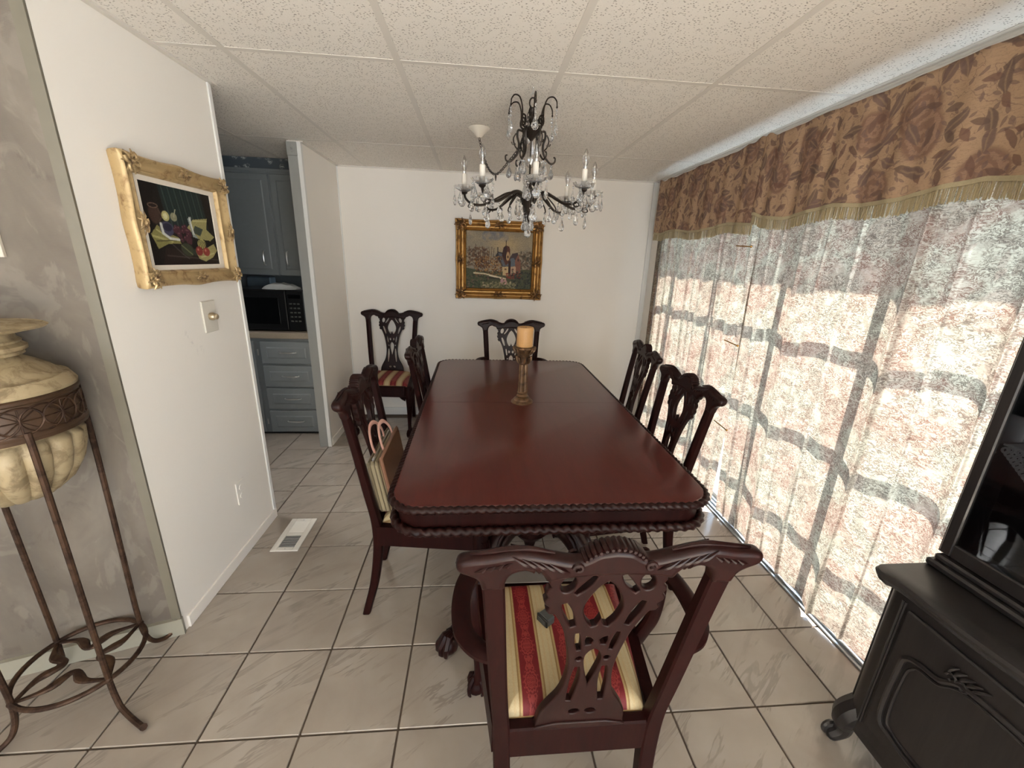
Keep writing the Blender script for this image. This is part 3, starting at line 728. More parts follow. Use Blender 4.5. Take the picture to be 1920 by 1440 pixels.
def cushion_mesh():
    R = SEAT_R; W, Hh = R.W, R.H; v = []
    for j in range(Hh + 1):
        b = 1 - j / Hh; y = -0.188 + b * 0.388; hw = RW + (FW - RW) * b
        for i in range(W + 1):
            a = i / W; x = (2 * a - 1) * hw
            ed = min(a, 1 - a) * 2 * hw, min(b, 1 - b) * 0.388
            dome = 0.046 - 0.030 * math.exp(-min(ed) / 0.014) - 0.008 * ((2 * a - 1) ** 2 + (2 * b - 1) ** 2)
            v.append((x, y, 0.447 + dome))
    f = []
    for j in range(Hh):
        for i in range(W): a = j * (W + 1) + i; f.append((a, a + W + 1, a + W + 2, a + 1))
    nf = len(f); n0 = len(v)
    loop = [i for i in range(W + 1)] + [(j) * (W + 1) + W for j in range(1, Hh + 1)] + [Hh * (W + 1) + i for i in range(W - 1, -1, -1)] + [j * (W + 1) for j in range(Hh - 1, 0, -1)]
    for i in loop: x, y, z = v[i]; v.append((x, y, 0.440))
    L = len(loop)
    for k in range(L): f.append((loop[k], loop[(k + 1) % L], n0 + (k + 1) % L, n0 + k))
    me = bpy.data.meshes.new('cushion'); me.from_pydata(v, [], f)
    at = me.attributes.new('paint', 'FLOAT_COLOR', 'FACE')
    c = R.a.reshape(-1, 3); c = np.concatenate([c, np.tile(np.array([[.72, .6, .42]]), (L, 1))])
    lin = np.where(c <= .04045, c / 12.92, ((c + .055) / 1.055) ** 2.4)
    at.data.foreach_set('color', np.concatenate([lin, np.ones((len(lin), 1))], 1).ravel().astype(np.float32))
    me.materials.append(M_SEAT); me.polygons.foreach_set('use_smooth', [True] * len(f)); me.update(); return me
CUSHION = cushion_mesh()

RAKE = -0.15; BY0 = -0.205; BZ0 = 0.46
def back_y(z): return BY0 + RAKE * (z - BZ0) - 0.04 * max(0, (z - .62)) ** 2
BACKM = Matrix.Translation((0, BY0, BZ0)) @ Matrix.Rotation(math.atan(-RAKE), 4, 'X') @ Matrix(((1, 0, 0, 0), (0, 0, -1, 0), (0, 1, 0, -BZ0), (0, 0, 0, 1)))
def back_xform(me):
    """local drawing (u, z, thickness) -> leaned chair back"""
    for v in me.vertices:
        u, z, w = v.co; v.co = (u, back_y(z) - w, z + RAKE * 0.0)
    return me

OUT = crom([(.104, .452), (.098, .50), (.082, .537), (.063, .572), (.053, .61), (.049, .65), (.051, .69), (.058, .735), (.068, .78), (.080, .812), (.092, .836)], 4) + \
      [(.104, .838), (.110, .848), (.105, .858), (.113, .866), (.116, .876), (.109, .885), (.114, .895), (.112, .905), (.105, .912), (.110, .922), (.108, .934), (.108, .958)]
OUT = both(OUT[::-1])
HOLES = []
def pair(lp): HOLES.append(lp); HOLES.append([(-x, y) for x, y in lp[::-1]])
pair(ell((.074, .918), .0135, .021, 0.25))
pair(slit([(.026, .938), (.040, .915), (.058, .893)], .014))
pair(slit([(.076, .866), (.066, .838), (.053, .800)], .017))
pair(slit([(.0415, .777), (.037, .75), (.033, .724)], .012))
pair([(.006, .754), (.012, .762), (.021, .766), (.023, .752), (.020, .740), (.010, .742)])
pair(ell((.0285, .697), .0065, .0065, 0, 10))
pair(slit([(.029, .668), (.031, .62), (.036, .548)], .018))
pair(ell((.019, .506), .0125, .0095, -0.3, 12))
HOLES.append(both(crom([(0, .924), (.016, .907), (.033, .872), (.037, .846), (.028, .815), (.016, .797)], 4) + [(.008, .800), (0.003, .812), (0, .822)])[:])
HOLES.append(both(crom([(0, .727), (.010, .718), (.017, .70), (.015, .672), (.007, .635), (0, .607)], 4)))
SPLAT = finish(back_xform(shape2d([OUT] + HOLES, 0.006, 0.0035)), M_CARVE)

CR = crom([(0, 1.004), (.030, .999), (.052, .985), (.072, .980), (.11, .990), (.15, 1.001), (.185, 1.002), (.22, .995), (.250, .992), (.268, .987), (.274, .974), (.268, .960), (.250, .950), (.236, .938), (.230, .915)], 4)
CR += crom([(.190, .915), (.186, .938), (.176, .953), (.158, .960), (.146, .956)], 3) + [(.139, .950), (.137, .956), (.131, .948), (.128, .953)] + crom([(.122, .944), (.113, .930), (.09, .936), (.05, .941), (0, .943)], 3)
CREST = finish(back_xform(shape2d([both(CR)], 0.006, 0.011, res=3)), M_CARVE)
def carve_meshes():
    sh = MB()
    for k in range(-6, 7):
        a = PI / 2 + k * 0.175; r = 0.0515
        sh.tube([(1.15 * r * math.cos(a), back_y(.958 + r * math.sin(a)) + d, .958 + r * math.sin(a)) for d in (-0.018, -.014, 0, .014, 0.018)], [.003, .0062, .0066, .0062, .003], 6)
    for sgn in (-1, 1):
        for side in (-1, 1):        # curled ends of the shell
            pts = [(sgn * (0.064 + 0.010 * math.cos(t) * (1 - t / 9)), back_y(.965) - side * 0.018, 0.968 + 0.010 * math.sin(t) * (1 - t / 9)) for t in [i * 0.6 for i in range(10)]]
            sh.tube(pts, 0.0038, 6)
    LF = []
    for sgn in (-1, 1):
        lf = MB(); LF.append(lf)
        for side in (-1, 1):
            for k in range(5):
                u0 = 0.078 + 0.016 * k; z0 = 0.957 + 0.0045 * k
                pts = crom([(sgn * u0, back_y(z0) - side * 0.016, z0), (sgn * (u0 + .018), back_y(z0 + .012) - side * 0.0195, z0 + .011), (sgn * (u0 + .038), back_y(z0 + .022) - side * 0.0165, z0 + .024)], 3)
                lf.tube(pts, interp([0, .4, 1], [.0015, .0052, .0012]), 6)
            for k in range(4):
                u0 = 0.178 + 0.014 * k; z0 = 0.986 - 0.003 * k
                lf.tube([(sgn * u0, back_y(z0) - side * .0155, z0), (sgn * (u0 + .010), back_y(z0) - side * .0185, z0 - .006), (sgn * (u0 + .022), back_y(z0) - side * .016, z0 - .010)], interp([0, .5, 1], [.0015, .004, .001]), 6)
        lf.tube(crom([(sgn * .105, back_y(.994), .992), (sgn * .15, back_y(1.0), 1.003), (sgn * .20, back_y(1.0), 1.0), (sgn * .25, back_y(.99), .992)], 4), interp([0, .5, 1], [.002, .007, .003]), 6)
        lf.tube([(sgn * (.262 + .008 * math.cos(t)), back_y(.972) + .0, .972 + .012 * math.sin(t)) for t in [i * .7 for i in range(9)]], .005, 6)
    return sh.mesh('shell_carving', M_CARVE), [l.mesh('leaf_carving', M_CARVE) for l in LF]
SHELL, LEAFC = carve_meshes()
SHOE = finish(back_xform(shape2d([both([(0, .468), (.06, .468), (.098, .458), (.112, .446), (.118, .436), (0, .436)])], 0.010, 0.004)), M_CARVE)

def post_mesh(s):
    path = [(.165, -.278, 0), (.166, -.262, .06), (.169, -.235, .16), (.173, -.214, .28), (.177, -.203, .38), (.180, -.205, .46), (.190, back_y(.60), .60), (.199, back_y(.75), .75), (.206, back_y(.87), .87), (.211, back_y(.945), .945)]
    P = crom(path, 4); m = MB(); rs = []
    for x, y, z in P:
        w = interp([0, .2, .42, .5, .95], [.0145, .017, .020, .0185, .0205])(z); d = interp([0, .42, .5, .95], [.0145, .019, .016, .0125])(z)
        c = .004
        rs.append([(s * x + a, y + b, z) for a, b in ((w - c, -d), (w, -d + c), (w, d - c), (w - c, d), (0, d + .003), (-w + c, d), (-w, d - c), (-w, -d + c), (-w + c, -d))])
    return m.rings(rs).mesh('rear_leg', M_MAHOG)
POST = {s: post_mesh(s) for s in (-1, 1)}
def cabriole_mesh(s):
    cx, cy_ = s * 0.228, 0.198; dx, dy = s * 0.7071, 0.7071; m = MB()
    prof = [(.004, .445, .028), (.010, .40, .034), (.013, .355, .034), (.011, .31, .029), (.006, .25, .0235), (.001, .19, .019), (-.003, .14, .016), (-.003, .10, .0155), (.001, .075, .018), (.004, .06, .021)]
    rs = []
    for o, z, r in [(a, b, c) for a, b, c in crom([(a, b, c) for a, b, c in prof], 3)]:
        rs.append([(cx + dx * o + r * math.cos(2 * PI * k / 12), cy_ + dy * o + r * math.sin(2 * PI * k / 12), z) for k in range(12)])
    m.rings(rs)
    fx, fy = cx + dx * .008, cy_ + dy * .008
    m.blob((fx, fy, .032), (.031, .031, .032), 12, 8)
    for k in range(4):                                     # four claws gripping the ball
        a = math.atan2(dy, dx) + k * PI / 2; ca, sa = math.cos(a), math.sin(a)
        m.tube([(fx + r * ca, fy + r * sa, z) for r, z in ((.010, .078), (.026, .064), (.034, .042), (.034, .022), (.028, .006))], [.008, .0085, .008, .0065, .004], 6)
    for k in range(5):                                     # carved knee leaf
        a = math.atan2(dy, dx) + (k - 2) * 0.33
        m.tube([(cx + dx * .012 + r * math.cos(a), cy_ + dy * .012 + r * math.sin(a), z) for r, z in ((.030, .415), (.035, .37), (.032, .325), (.026, .285))], [.003, .006, .005, .002], 6)
    return m.mesh('front_leg', M_MAHOG)
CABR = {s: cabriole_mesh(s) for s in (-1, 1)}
def rails():
    fr = MB().box((-.205, .192, .365), (.205, .226, .452), .005)
    for sgn in (-1, 1):            # pierced-look knee brackets beneath the rail
        fr.tube(crom([(sgn * .205, .212, .345), (sgn * .18, .214, .352), (sgn * .155, .214, .366)], 3), interp([0, 1], [.022, .006]), 6)
    fr.tube([(-.2, .222, .368), (.2, .222, .368)], .006, 6)
    bk = MB().box((-.166, -.218, .362), (.166, -.190, .452), .004)
    sd = {}
    for s in (-1, 1):
        a = [(s * .185, -.205), (s * .235, .205)]; w = .015
        sd[s] = MB().prism([(a[0][0] - w, a[0][1]), (a[0][0] + w, a[0][1]), (a[1][0] + w, a[1][1]), (a[1][0] - w, a[1][1])], .366, .452).mesh('side_rail', M_MAHOG)
    return fr.mesh('front_rail', M_MAHOG), bk.mesh('rear_rail', M_MAHOG), sd
FRAIL, BRAIL, SRAIL = rails()
def arm_meshes(s):
    P = crom([(.203, back_y(.70) + .006, .700), (.236, -.218, .700), (.264, -.178, .699), (.273, -.115, .698), (.268, -.055, .699), (.252, -.010, .698), (.236, .006, .684)], 6)
    m = MB(); m.tube([(s * x, y, z) for x, y, z in P], interp([0, .2, .6, .85, 1], [.021, .022, .023, .026, .022]), 10, flat=(.62, 1.0))
    for t in range(9):             # scrolled handhold
        pass
    m.tube([(s * (.252 + .018 * math.cos(t)), .002, .682 + .018 * math.sin(t)) for t in [i * .8 for i in range(8)]], .010, 8)
    Q = crom([(.254, -.004, .690), (.250, -.024, .63), (.244, -.020, .55), (.240, .010, .47), (.238, .040, .40)], 6)
    q = MB().tube([(s * x, y, z) for x, y, z in Q], interp([0, .3, .7, 1], [.019, .018, .021, .023]), 10, flat=(1.0, .75))
    return m.mesh('arm', M_MAHOG), q.mesh('arm_support', M_MAHOG)
ARMS = {s: arm_meshes(s) for s in (-1, 1)}

def make_chair(label, x, y, rz, armed=False, group='carved mahogany dining chairs'):
    t = thing('dining_armchair' if armed else 'dining_chair', label, 'armchair' if armed else 'chair', (x, y, 0), rz, group)
    for s in (-1, 1):
        link('rear_leg', POST[s], t); link('front_leg', CABR[s], t); link('side_rail', SRAIL[s], t)
    link('front_rail', FRAIL, t); link('rear_rail', BRAIL, t)
    c = link('seat_cushion', CUSHION, t); c['label'] = 'cream, gold and red striped damask seat'
    sp_ = link('splat', SPLAT, t); link('splat_shoe', SHOE, sp_)
    cr = link('crest_rail', CREST, t); link('shell_carving', SHELL, cr); [link('leaf_carving', l, cr) for l in LEAFC]
    if armed:
        for s in (-1, 1): link('arm', ARMS[s][0], t); link('arm_support', ARMS[s][1], t)
    return t
D = math.radians
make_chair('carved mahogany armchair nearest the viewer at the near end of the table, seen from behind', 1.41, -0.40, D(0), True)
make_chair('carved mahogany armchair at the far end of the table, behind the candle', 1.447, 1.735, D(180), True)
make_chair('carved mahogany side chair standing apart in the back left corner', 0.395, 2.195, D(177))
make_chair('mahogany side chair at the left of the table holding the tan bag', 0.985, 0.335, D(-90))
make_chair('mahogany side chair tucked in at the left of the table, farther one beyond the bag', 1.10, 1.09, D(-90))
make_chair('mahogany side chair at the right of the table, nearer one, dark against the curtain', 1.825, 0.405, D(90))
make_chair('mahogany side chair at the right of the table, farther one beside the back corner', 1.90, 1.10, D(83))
# ------------------------------------------------------------------ dining table
tbl = thing('dining_table', 'long polished mahogany table with rope-carved edge in the middle of the room', 'table', (1.42, 0.735, 0))
HW, HL, RC = 0.513, 0.932, 0.10
def rrect(hw, hl, r, n=8):
    out = []
    for cx, cy_, a0 in ((hw - r, hl - r, 0), (-hw + r, hl - r, PI / 2), (-hw + r, -hl + r, PI), (hw - r, -hl + r, 1.5 * PI)):
        out += [(cx + r * math.cos(a0 + PI / 2 * k / n), cy_ + r * math.sin(a0 + PI / 2 * k / n)) for k in range(n + 1)]
    return out
def half_leaf(sgn):
    full = rrect(HW, HL, RC); pts = [p for p in full if p[1] * sgn > 0]
    # order around: start at seam
    pts = sorted(pts, key=lambda p: math.atan2(p[1], p[0]) * sgn)
    g = 0.0008 * sgn
    poly = [(HW, g)] + pts + [(-HW, g)]
    if sgn < 0: poly = poly[::-1]
    inset = lambda d: [(x * (1 - d / HW), (y - g) * (1 - d / HL) + g) for x, y in poly]
    m = MB(); m.rings([[(x, y, .738) for x, y in poly], [(x, y, .754) for x, y in poly], [(x, y, .7585) for x, y in inset(.004)], [(x, y, .760) for x, y in inset(.009)]])
    return m
for sgn in (1, -1): half_leaf(sgn).build('table_leaf', M_TABLE, tbl, True, 25)
def rope(hw, hl, r, z, rad, twist):
    P = rrect(hw, hl, r, 10); P3 = []
    per = 0.0
    Pc = P + [P[0]]
    for a, b in zip(Pc[:-1], Pc[1:]):
        L = math.hypot(b[0] - a[0], b[1] - a[1]); n = max(1, int(round(L / 0.005)))
        P3 += [(a[0] + (b[0] - a[0]) * k / n, a[1] + (b[1] - a[1]) * k / n) for k in range(n)]
    N = len(P3); rs = []; s = 0; tot = sum(math.hypot(P3[(i + 1) % N][0] - P3[i][0], P3[(i + 1) % N][1] - P3[i][1]) for i in range(N)); turns = round(tot / twist)
    for i in range(N):
        p, q, o = P3[i], P3[(i + 1) % N], P3[i - 1]; tx, ty = q[0] - o[0], q[1] - o[1]; l = math.hypot(tx, ty); nx, ny = ty / l, -tx / l
        ph = 2 * PI * turns * s / tot; ring = []
        for k in range(10):
            a = 2 * PI * k / 10; rr = rad * (1 + 0.55 * abs(math.sin((a + ph) * 1.0)) - 0.32)
            ring.append((p[0] + nx * rr * math.cos(a), p[1] + ny * rr * math.cos(a), z + rr * math.sin(a)))
        rs.append(ring); s += math.hypot(q[0] - p[0], q[1] - p[1])
    return MB().rings(rs, loop=True)
rope(HW + .003, HL + .003, RC, .7475, .0115, .05).build('rope_edge', M_CARVE, tbl, True, 60)
ap = MB(); o_ = rrect(HW - .014, HL - .014, RC - .01); i_ = rrect(HW - .034, HL - .034, RC - .03)
ap.rings([[(x, y, .738) for x, y in o_], [(x, y, .672) for x, y in o_], [(x, y, .672) for x, y in i_], [(x, y, .738) for x, y in i_]], caps=False, loop=True)
ap.build('apron', M_MAHOG, tbl, True, 30)
rope(HW - .002, HL - .002, RC, .668, .0135, .06).build('rope_edge', M_CARVE, tbl, True, 60)
tt = MB().box((-HW + .05, -HL + .05, .715), (HW - .05, HL - .05, .737)); tt.build('underframe', M_MAHOG, tbl, False)
def ped_leg(ang):
    ca, sa = math.cos(ang), math.sin(ang); m = MB()
    P = crom([(.05, .36), (.12, .40), (.20, .385), (.29, .30), (.36, .19), (.415, .105), (.455, .075), (.482, .07)], 5)
    m.tube([(r * ca, r * sa, z) for r, z in P], interp([0, .2, .45, .7, .9, 1], [.055, .056, .046, .032, .026, .030]), 12)
    m.blob((.496 * ca, .496 * sa, .04), (.040, .040, .040), 12, 8)
    for k in (-1, 0, 1):
        b = ang + k * .55; cb, sb = math.cos(b), math.sin(b)
        m.tube([(.473 * ca, .473 * sa, .085), (.490 * ca + .02 * cb, .490 * sa + .02 * sb, .085), (.494 * ca + .041 * cb, .494 * sa + .041 * sb, .055), (.494 * ca + .042 * cb, .494 * sa + .042 * sb, .025), (.494 * ca + .034 * cb, .494 * sa + .034 * sb, .006)], [.012, .013, .012, .010, .005], 6)
    for k in range(7):                                     # acanthus carved over the knee
        o = (k - 3) * .018; nx, ny = -sa * o, ca * o; hz = .012 * (1 - (k - 3) ** 2 / 9)
        m.tube([(r * ca + nx, r * sa + ny, z + hz) for r, z in ((.10, .445), (.18, .440), (.25, .385), (.31, .29))], [.004, .009, .008, .003], 6)
    return m
for y0 in (-0.42, 0.45):
    p = MB().lathe([(.11, .72), (.11, .70), (.06, .68), (.05, .62), (.075, .57), (.095, .50), (.10, .46), (.085, .42), (.07, .40), (.085, .36), (.085, .30), (.06, .27), (.03, .24), (.02, .20)], 24, (0, y0, 0), lambda a, z: 1 + (.05 * abs(math.cos(8 * a)) if .44 < z < .6 else 0))
    po = p.build('pedestal', M_MAHOG, tbl)
    for k in range(4):
        me = ped_leg(PI / 4 + k * PI / 2).mesh('pedestal_leg', M_CARVE); link('pedestal_leg', me, po, (0, y0, 0))

# candlestick and candle in the middle of the table
ch = thing('candlestick', 'aged brass column candlestick with fluted shaft standing on the table seam', 'candlestick', (1.4075, 0.742, 0.760))
MB().lathe([(.057, 0), (.057, .006), (.052, .011), (.046, .014), (.045, .018), (.040, .024), (.034, .027), (.028, .030)], 28).build('base', M_CANDLEGOLD, ch)
MB().lathe([(.028, .030), (.031, .036), (.027, .042), (.024, .046), (.0285, .052), (.0285, .056), (.024, .061)], 24).build('lower_ring', M_CANDLEGOLD, ch)
MB().lathe([(.026, .061), (.025, .10), (.0235, .16), (.022, .205)], 48, mod=lambda a, z: 1 - .16 * abs(math.cos(5 * a)) ** 2).build('fluted_shaft', M_CANDLEGOLD, ch)
cap = MB().lathe([(.022, .205), (.027, .210), (.024, .216), (.026, .235), (.033, .262), (.042, .280), (.050, .286), (.050, .293), (.038, .296), (.0, .296)], 24)
for k in range(8):
    a = 2 * PI * k / 8; ca, sa = math.cos(a), math.sin(a)
    cap.tube([(r * ca, r * sa, z) for r, z in ((.025, .212), (.033, .225), (.037, .245), (.043, .250), (.040, .243))], [.006, .008, .007, .005, .003], 6)
    cap.tube([(r * ca, r * sa, z) for r, z in ((.040, .262), (.049, .276), (.056, .288), (.060, .284))], [.007, .008, .006, .003], 6)
    cap.blob((.052 * ca, .052 * sa, .291), (.008, .008, .006))
cap.build('capital', M_CANDLEGOLD, ch)
cn_ = thing('pillar_candle', 'ochre pillar candle on top of the brass candlestick', 'candle', (1.4085, 0.742, 1.057))
MB().lathe([(.0, .0), (.040, .0), (.0415, .004), (.041, .05), (.0415, .093), (.039, .097), (.033, .094), (.016, .086), (0, .084)], 28, mod=lambda a, z: 1 + .015 * math.sin(3 * a + 20 * z)).build('wax', M_WAX, cn_)
MB().tube([(0, 0, .082), (.002, 0, .091), (.005, .001, .097)], .0013, 5).build('wick', M_BLACK, cn_)

# bag leaning on the left chair and the small gadget on the near chair
bag = thing('zip_bag', 'tan and olive zip bag with pink loop handles leaning on the left chair seat', 'bag', (0.823, 0.33, 0.493), 0)
def leanbox(lo, hi, ch): 
    m = MB().box(lo, hi, ch); k = 0.17
    m.v = [(x - k * z, y, z) for x, y, z in m.v]; return m
leanbox((-.036, -.165, 0), (.018, .165, .222), .012).build('body', M_BAGSIDE, bag)
g_ = leanbox((.016, -.163, .004), (.031, .163, .240), .006); g_.build('front_panel', M_BAGTAN, bag)
for xx in (-.02, -.004, .01): leanbox((xx - .0022, -.168, .01), (xx + .0022, .168, .226), .001).build('piping', M_BAGPIPE, bag)
zz = MB()
for k in range(28): zz.cbox((-.008 - .17 * .223, -.15 + .0107 * k, .2235), (.008, .005, .003))
zz.cbox((-.008 - .17 * .228, -.140, .228), (.010, .022, .006), None, .002); zz.build('zipper', M_CHROME, bag)
for d, off in ((-.022, 0), (.012, .012)):
    pts = crom([(d - .03, -.075 + off, .205), (d - .042, -.085 + off, .255), (d - .058, -.050 + off, .300), (d - .064, .0 + off, .312), (d - .058, .05 + off, .300), (d - .042, .085 + off, .255), (d - .03, .075 + off, .205)], 6)
    MB().tube(pts, .0075, 8, flat=(.45, 1.2)).build('handle', M_BAGPINK, bag)
gd = thing('pocket_gadget', 'small dark grey gadget with a black end lying on the near striped seat', 'gadget', (1.372, -0.365, 0.489), D(35))
MB().cbox((0, 0, .013), (.030, .040, .025), None, .004).build('body', M_GREYPL, gd)
MB().cbox((-.016, 0, .013), (.006, .042, .026), None, .002).build('bezel', M_BLACK, gd)
MB().cbox((-.0195, 0, .013), (.002, .028, .014), None, .0006).build('face', M_GREYPL, gd)
MB().tube(crom([(.014, .006, .014), (.030, .012, .010), (.044, .004, .004), (.052, -.010, .003), (.046, -.022, .003)], 4), .003, 6, flat=(.5, 1.3)).build('strap', M_CHROME, gd)
# ------------------------------------------------------------------ chandelier
cx, cyy = 1.393, 0.694
cl = thing('chandelier', 'bronze eight-candle chandelier with crystal drops and a swagged chain over the table', 'chandelier', (cx, cyy, 0))
def gem_mesh(L, w, d):
    """faceted pear drop hanging below the origin, with a bead and wire above it"""
    m = MB(); n = 8; prof = [(.10, -.02), (.35, -.22), (.80, -.48), (1.0, -.68), (.80, -.86), (.35, -.97)]
    rs = [[(w * r * math.cos(2 * PI * k / n + .2 * i), d * r * math.sin(2 * PI * k / n + .2 * i), L * z) for k in range(n)] for i, (r, z) in enumerate(prof)]
    m.rings(rs); return m
def drop_mesh(L, w, d, beads):
    m = MB(); z = 0.0
    m.tube([(0, 0, .004), (0, 0, -beads * .013 - .004)], .0008, 4)
    for k in range(beads):
        m.blob((0, 0, z - .007), (.0052, .0052, .0052), 7, 5); z -= .013
    g = gem_mesh(L, w, d); m.merge(g, Matrix.Translation((0, 0, z))); return m.mesh('crystal_drop', M_CRYSTAL, False)
DROP_L = drop_mesh(.058, .0165, .008, 1); DROP_M = drop_mesh(.044, .0125, .007, 1); DROP_LONG = drop_mesh(.058, .016, .008, 3); DROP_S = drop_mesh(.034, .010, .006, 1)
def drop(par, me, p, rz=None):
    return link('crystal_drop', me, par, p, (0, 0, random.random() * 6.28 if rz is None else rz))
# ceiling hook and hanging loop
hk = MB().tube([(0, 0, 2.153), (0, 0, 2.135)], .002, 6); hk.tube([(0.008 * math.sin(t), 0, 2.126 - .008 * math.cos(t) + .002) for t in [i * .6 for i in range(10)]], .0017, 6)
hk.lathe([(.0, 2.1575), (.006, 2.1565), (.005, 2.154), (0, 2.153)], 12); hk.build('ceiling_hook', M_CHROME, cl)
lp = MB().tube([(.013 * math.cos(t), 0, 2.101 + .019 * math.sin(t)) for t in [2 * PI * k / 14 for k in range(14)]], .0032, 6, loop=True)
lp.lathe([(.004, 2.085), (.010, 2.078), (.007, 2.068), (.006, 2.055), (.010, 2.048), (.014, 2.040), (.015, 2.034), (.011, 2.028), (.007, 2.022), (.009, 2.016)], 16); lp.build('top_loop', M_BRONZE, cl)
vb = MB().lathe([(.008, 2.018), (.020, 2.012), (.034, 2.002), (.037, 1.994), (.032, 1.985), (.022, 1.977), (.012, 1.969), (.006, 1.960)], 20, mod=lambda a, z: 1 + .07 * math.cos(8 * a))
for k in range(8):
    a = k * PI / 4 + .2; ca, sa = math.cos(a), math.sin(a)
    vb.tube([((.03 + .012 * math.cos(t)) * ca, (.03 + .012 * math.cos(t)) * sa, 1.992 + .012 * math.sin(t)) for t in [i * .7 for i in range(7)]], .0028, 5)
vb.build('crown_body', M_BRONZE, cl)
# curled upper arms with drops
for k in range(6):
    a = PI / 6 + k * PI / 3; ca, sa = math.cos(a), math.sin(a)
    P = crom([(.028, 2.000), (.052, 2.020), (.048, 2.050), (.034, 2.046), (.036, 2.024), (.050, 2.030), (.052, 2.075), (.066, 2.108), (.090, 2.112), (.106, 2.096), (.109, 2.078)], 5)
    ua = MB().tube([(r * ca, r * sa, z) for r, z in P], interp([0, .5, 1], [.0042, .0034, .0026]), 6); ua.blob((.109 * ca, .109 * sa, 2.074), (.004, .004, .005))
    u = ua.build('scroll_arm', M_BRONZE, cl)
    drop(u, DROP_LONG, (.109 * ca, .109 * sa, 2.068), a + PI / 2)
    # S-shaped side scrolls reaching down to the prisms
    P = crom([(.030, 1.992), (.056, 1.998), (.060, 1.975), (.052, 1.945), (.056, 1.912), (.072, 1.890), (.090, 1.876), (.106, 1.882), (.108, 1.898), (.100, 1.902)], 5)
    b = a + PI / 6 if k % 2 else a + PI / 6; cb, sb = math.cos(b), math.sin(b)
    sc = MB().tube([(r * cb, r * sb, z) for r, z in P], interp([0, .5, 1], [.0045, .0048, .0028]), 6)
    sc.tube([(r * cb, r * sb, z) for r, z in crom([(.066, 1.985), (.076, 1.965), (.070, 1.940), (.058, 1.925)], 4)], .003, 5)
    sc.tube([(r * cb, r * sb, z) for r, z in crom([(.066, 1.945), (.080, 1.944), (.084, 1.952)], 4)], .0028, 5)
    s_ = sc.build('side_scroll', M_BRONZE, cl)
    for q in (-1, 0, 1): drop(s_, DROP_M, (.092 * cb - q * .012 * sb, .092 * sb + q * .012 * cb, 1.874 - .004 * abs(q)))
# large flat pear of glass in the middle, rod and hub
pear = MB(); prof = [(.004, 1.972), (.010, 1.955), (.022, 1.930), (.030, 1.905), (.030, 1.885), (.020, 1.866), (.006, 1.856)]
pear.rings([[(r * math.cos(2 * PI * k / 10), r * .45 * math.sin(2 * PI * k / 10), z) for k in range(10)] for r, z in prof]); pear.build('glass_pear', M_BULBGLASS, cl)
hub = MB().tube([(0, 0, 1.965), (0, 0, 1.80)], .004, 8)
hub.lathe([(.006, 1.82), (.014, 1.80), (.010, 1.785), (.022, 1.765), (.034, 1.745), (.036, 1.730), (.028, 1.715), (.018, 1.700), (.012, 1.680), (.018, 1.665), (.012, 1.648), (.005, 1.632)], 20, mod=lambda a, z: 1 + .05 * math.cos(8 * a)); hub.build('centre_column', M_BRONZE, cl)
fin = MB()
for k in range(5): pass
for k in range(6):
    a = k * PI / 3; drop(cl, DROP_L, (.020 * math.cos(a), .020 * math.sin(a), 1.668), a + PI / 2)
drop(cl, DROP_L, (0, 0, 1.640), 0.2)
# eight candle arms
sleeve = MB().lathe([(.0, 0), (.0112, 0), (.0112, .062), (.009, .065), (0, .065)], 16).mesh('candle_sleeve', M_SLEEVE)
bulb_m = MB().lathe([(.0055, 0), (.0062, .008), (.010, .016), (.0135, .028), (.0125, .042), (.008, .056), (.003, .066), (.0008, .070)], 14).mesh('bulb', M_BULBGLASS)
sock_m = MB().lathe([(.006, -.002), (.0072, 0), (.0072, .009), (.004, .011)], 10); sock_m.tube([(-.002, 0, .01), (-.0045, 0, .03), (0.0, 0, .037), (.0045, 0, .03), (.002, 0, .01)], .0006, 4); sock_m = sock_m.mesh('filament', M_CHROME)
bob = MB()
prof = [(.008, .0), (.020, .004), (.034, .012), (.043, .024), (.041, .025), (.032, .014), (.018, .007), (.006, .005)]
bob.lathe(prof, 24, mod=lambda a, z: 1 + (.08 * abs(math.cos(6 * a)) if z > .01 else 0)); bob_m = bob.mesh('bobeche', M_CRYSTAL)
RA = 0.285
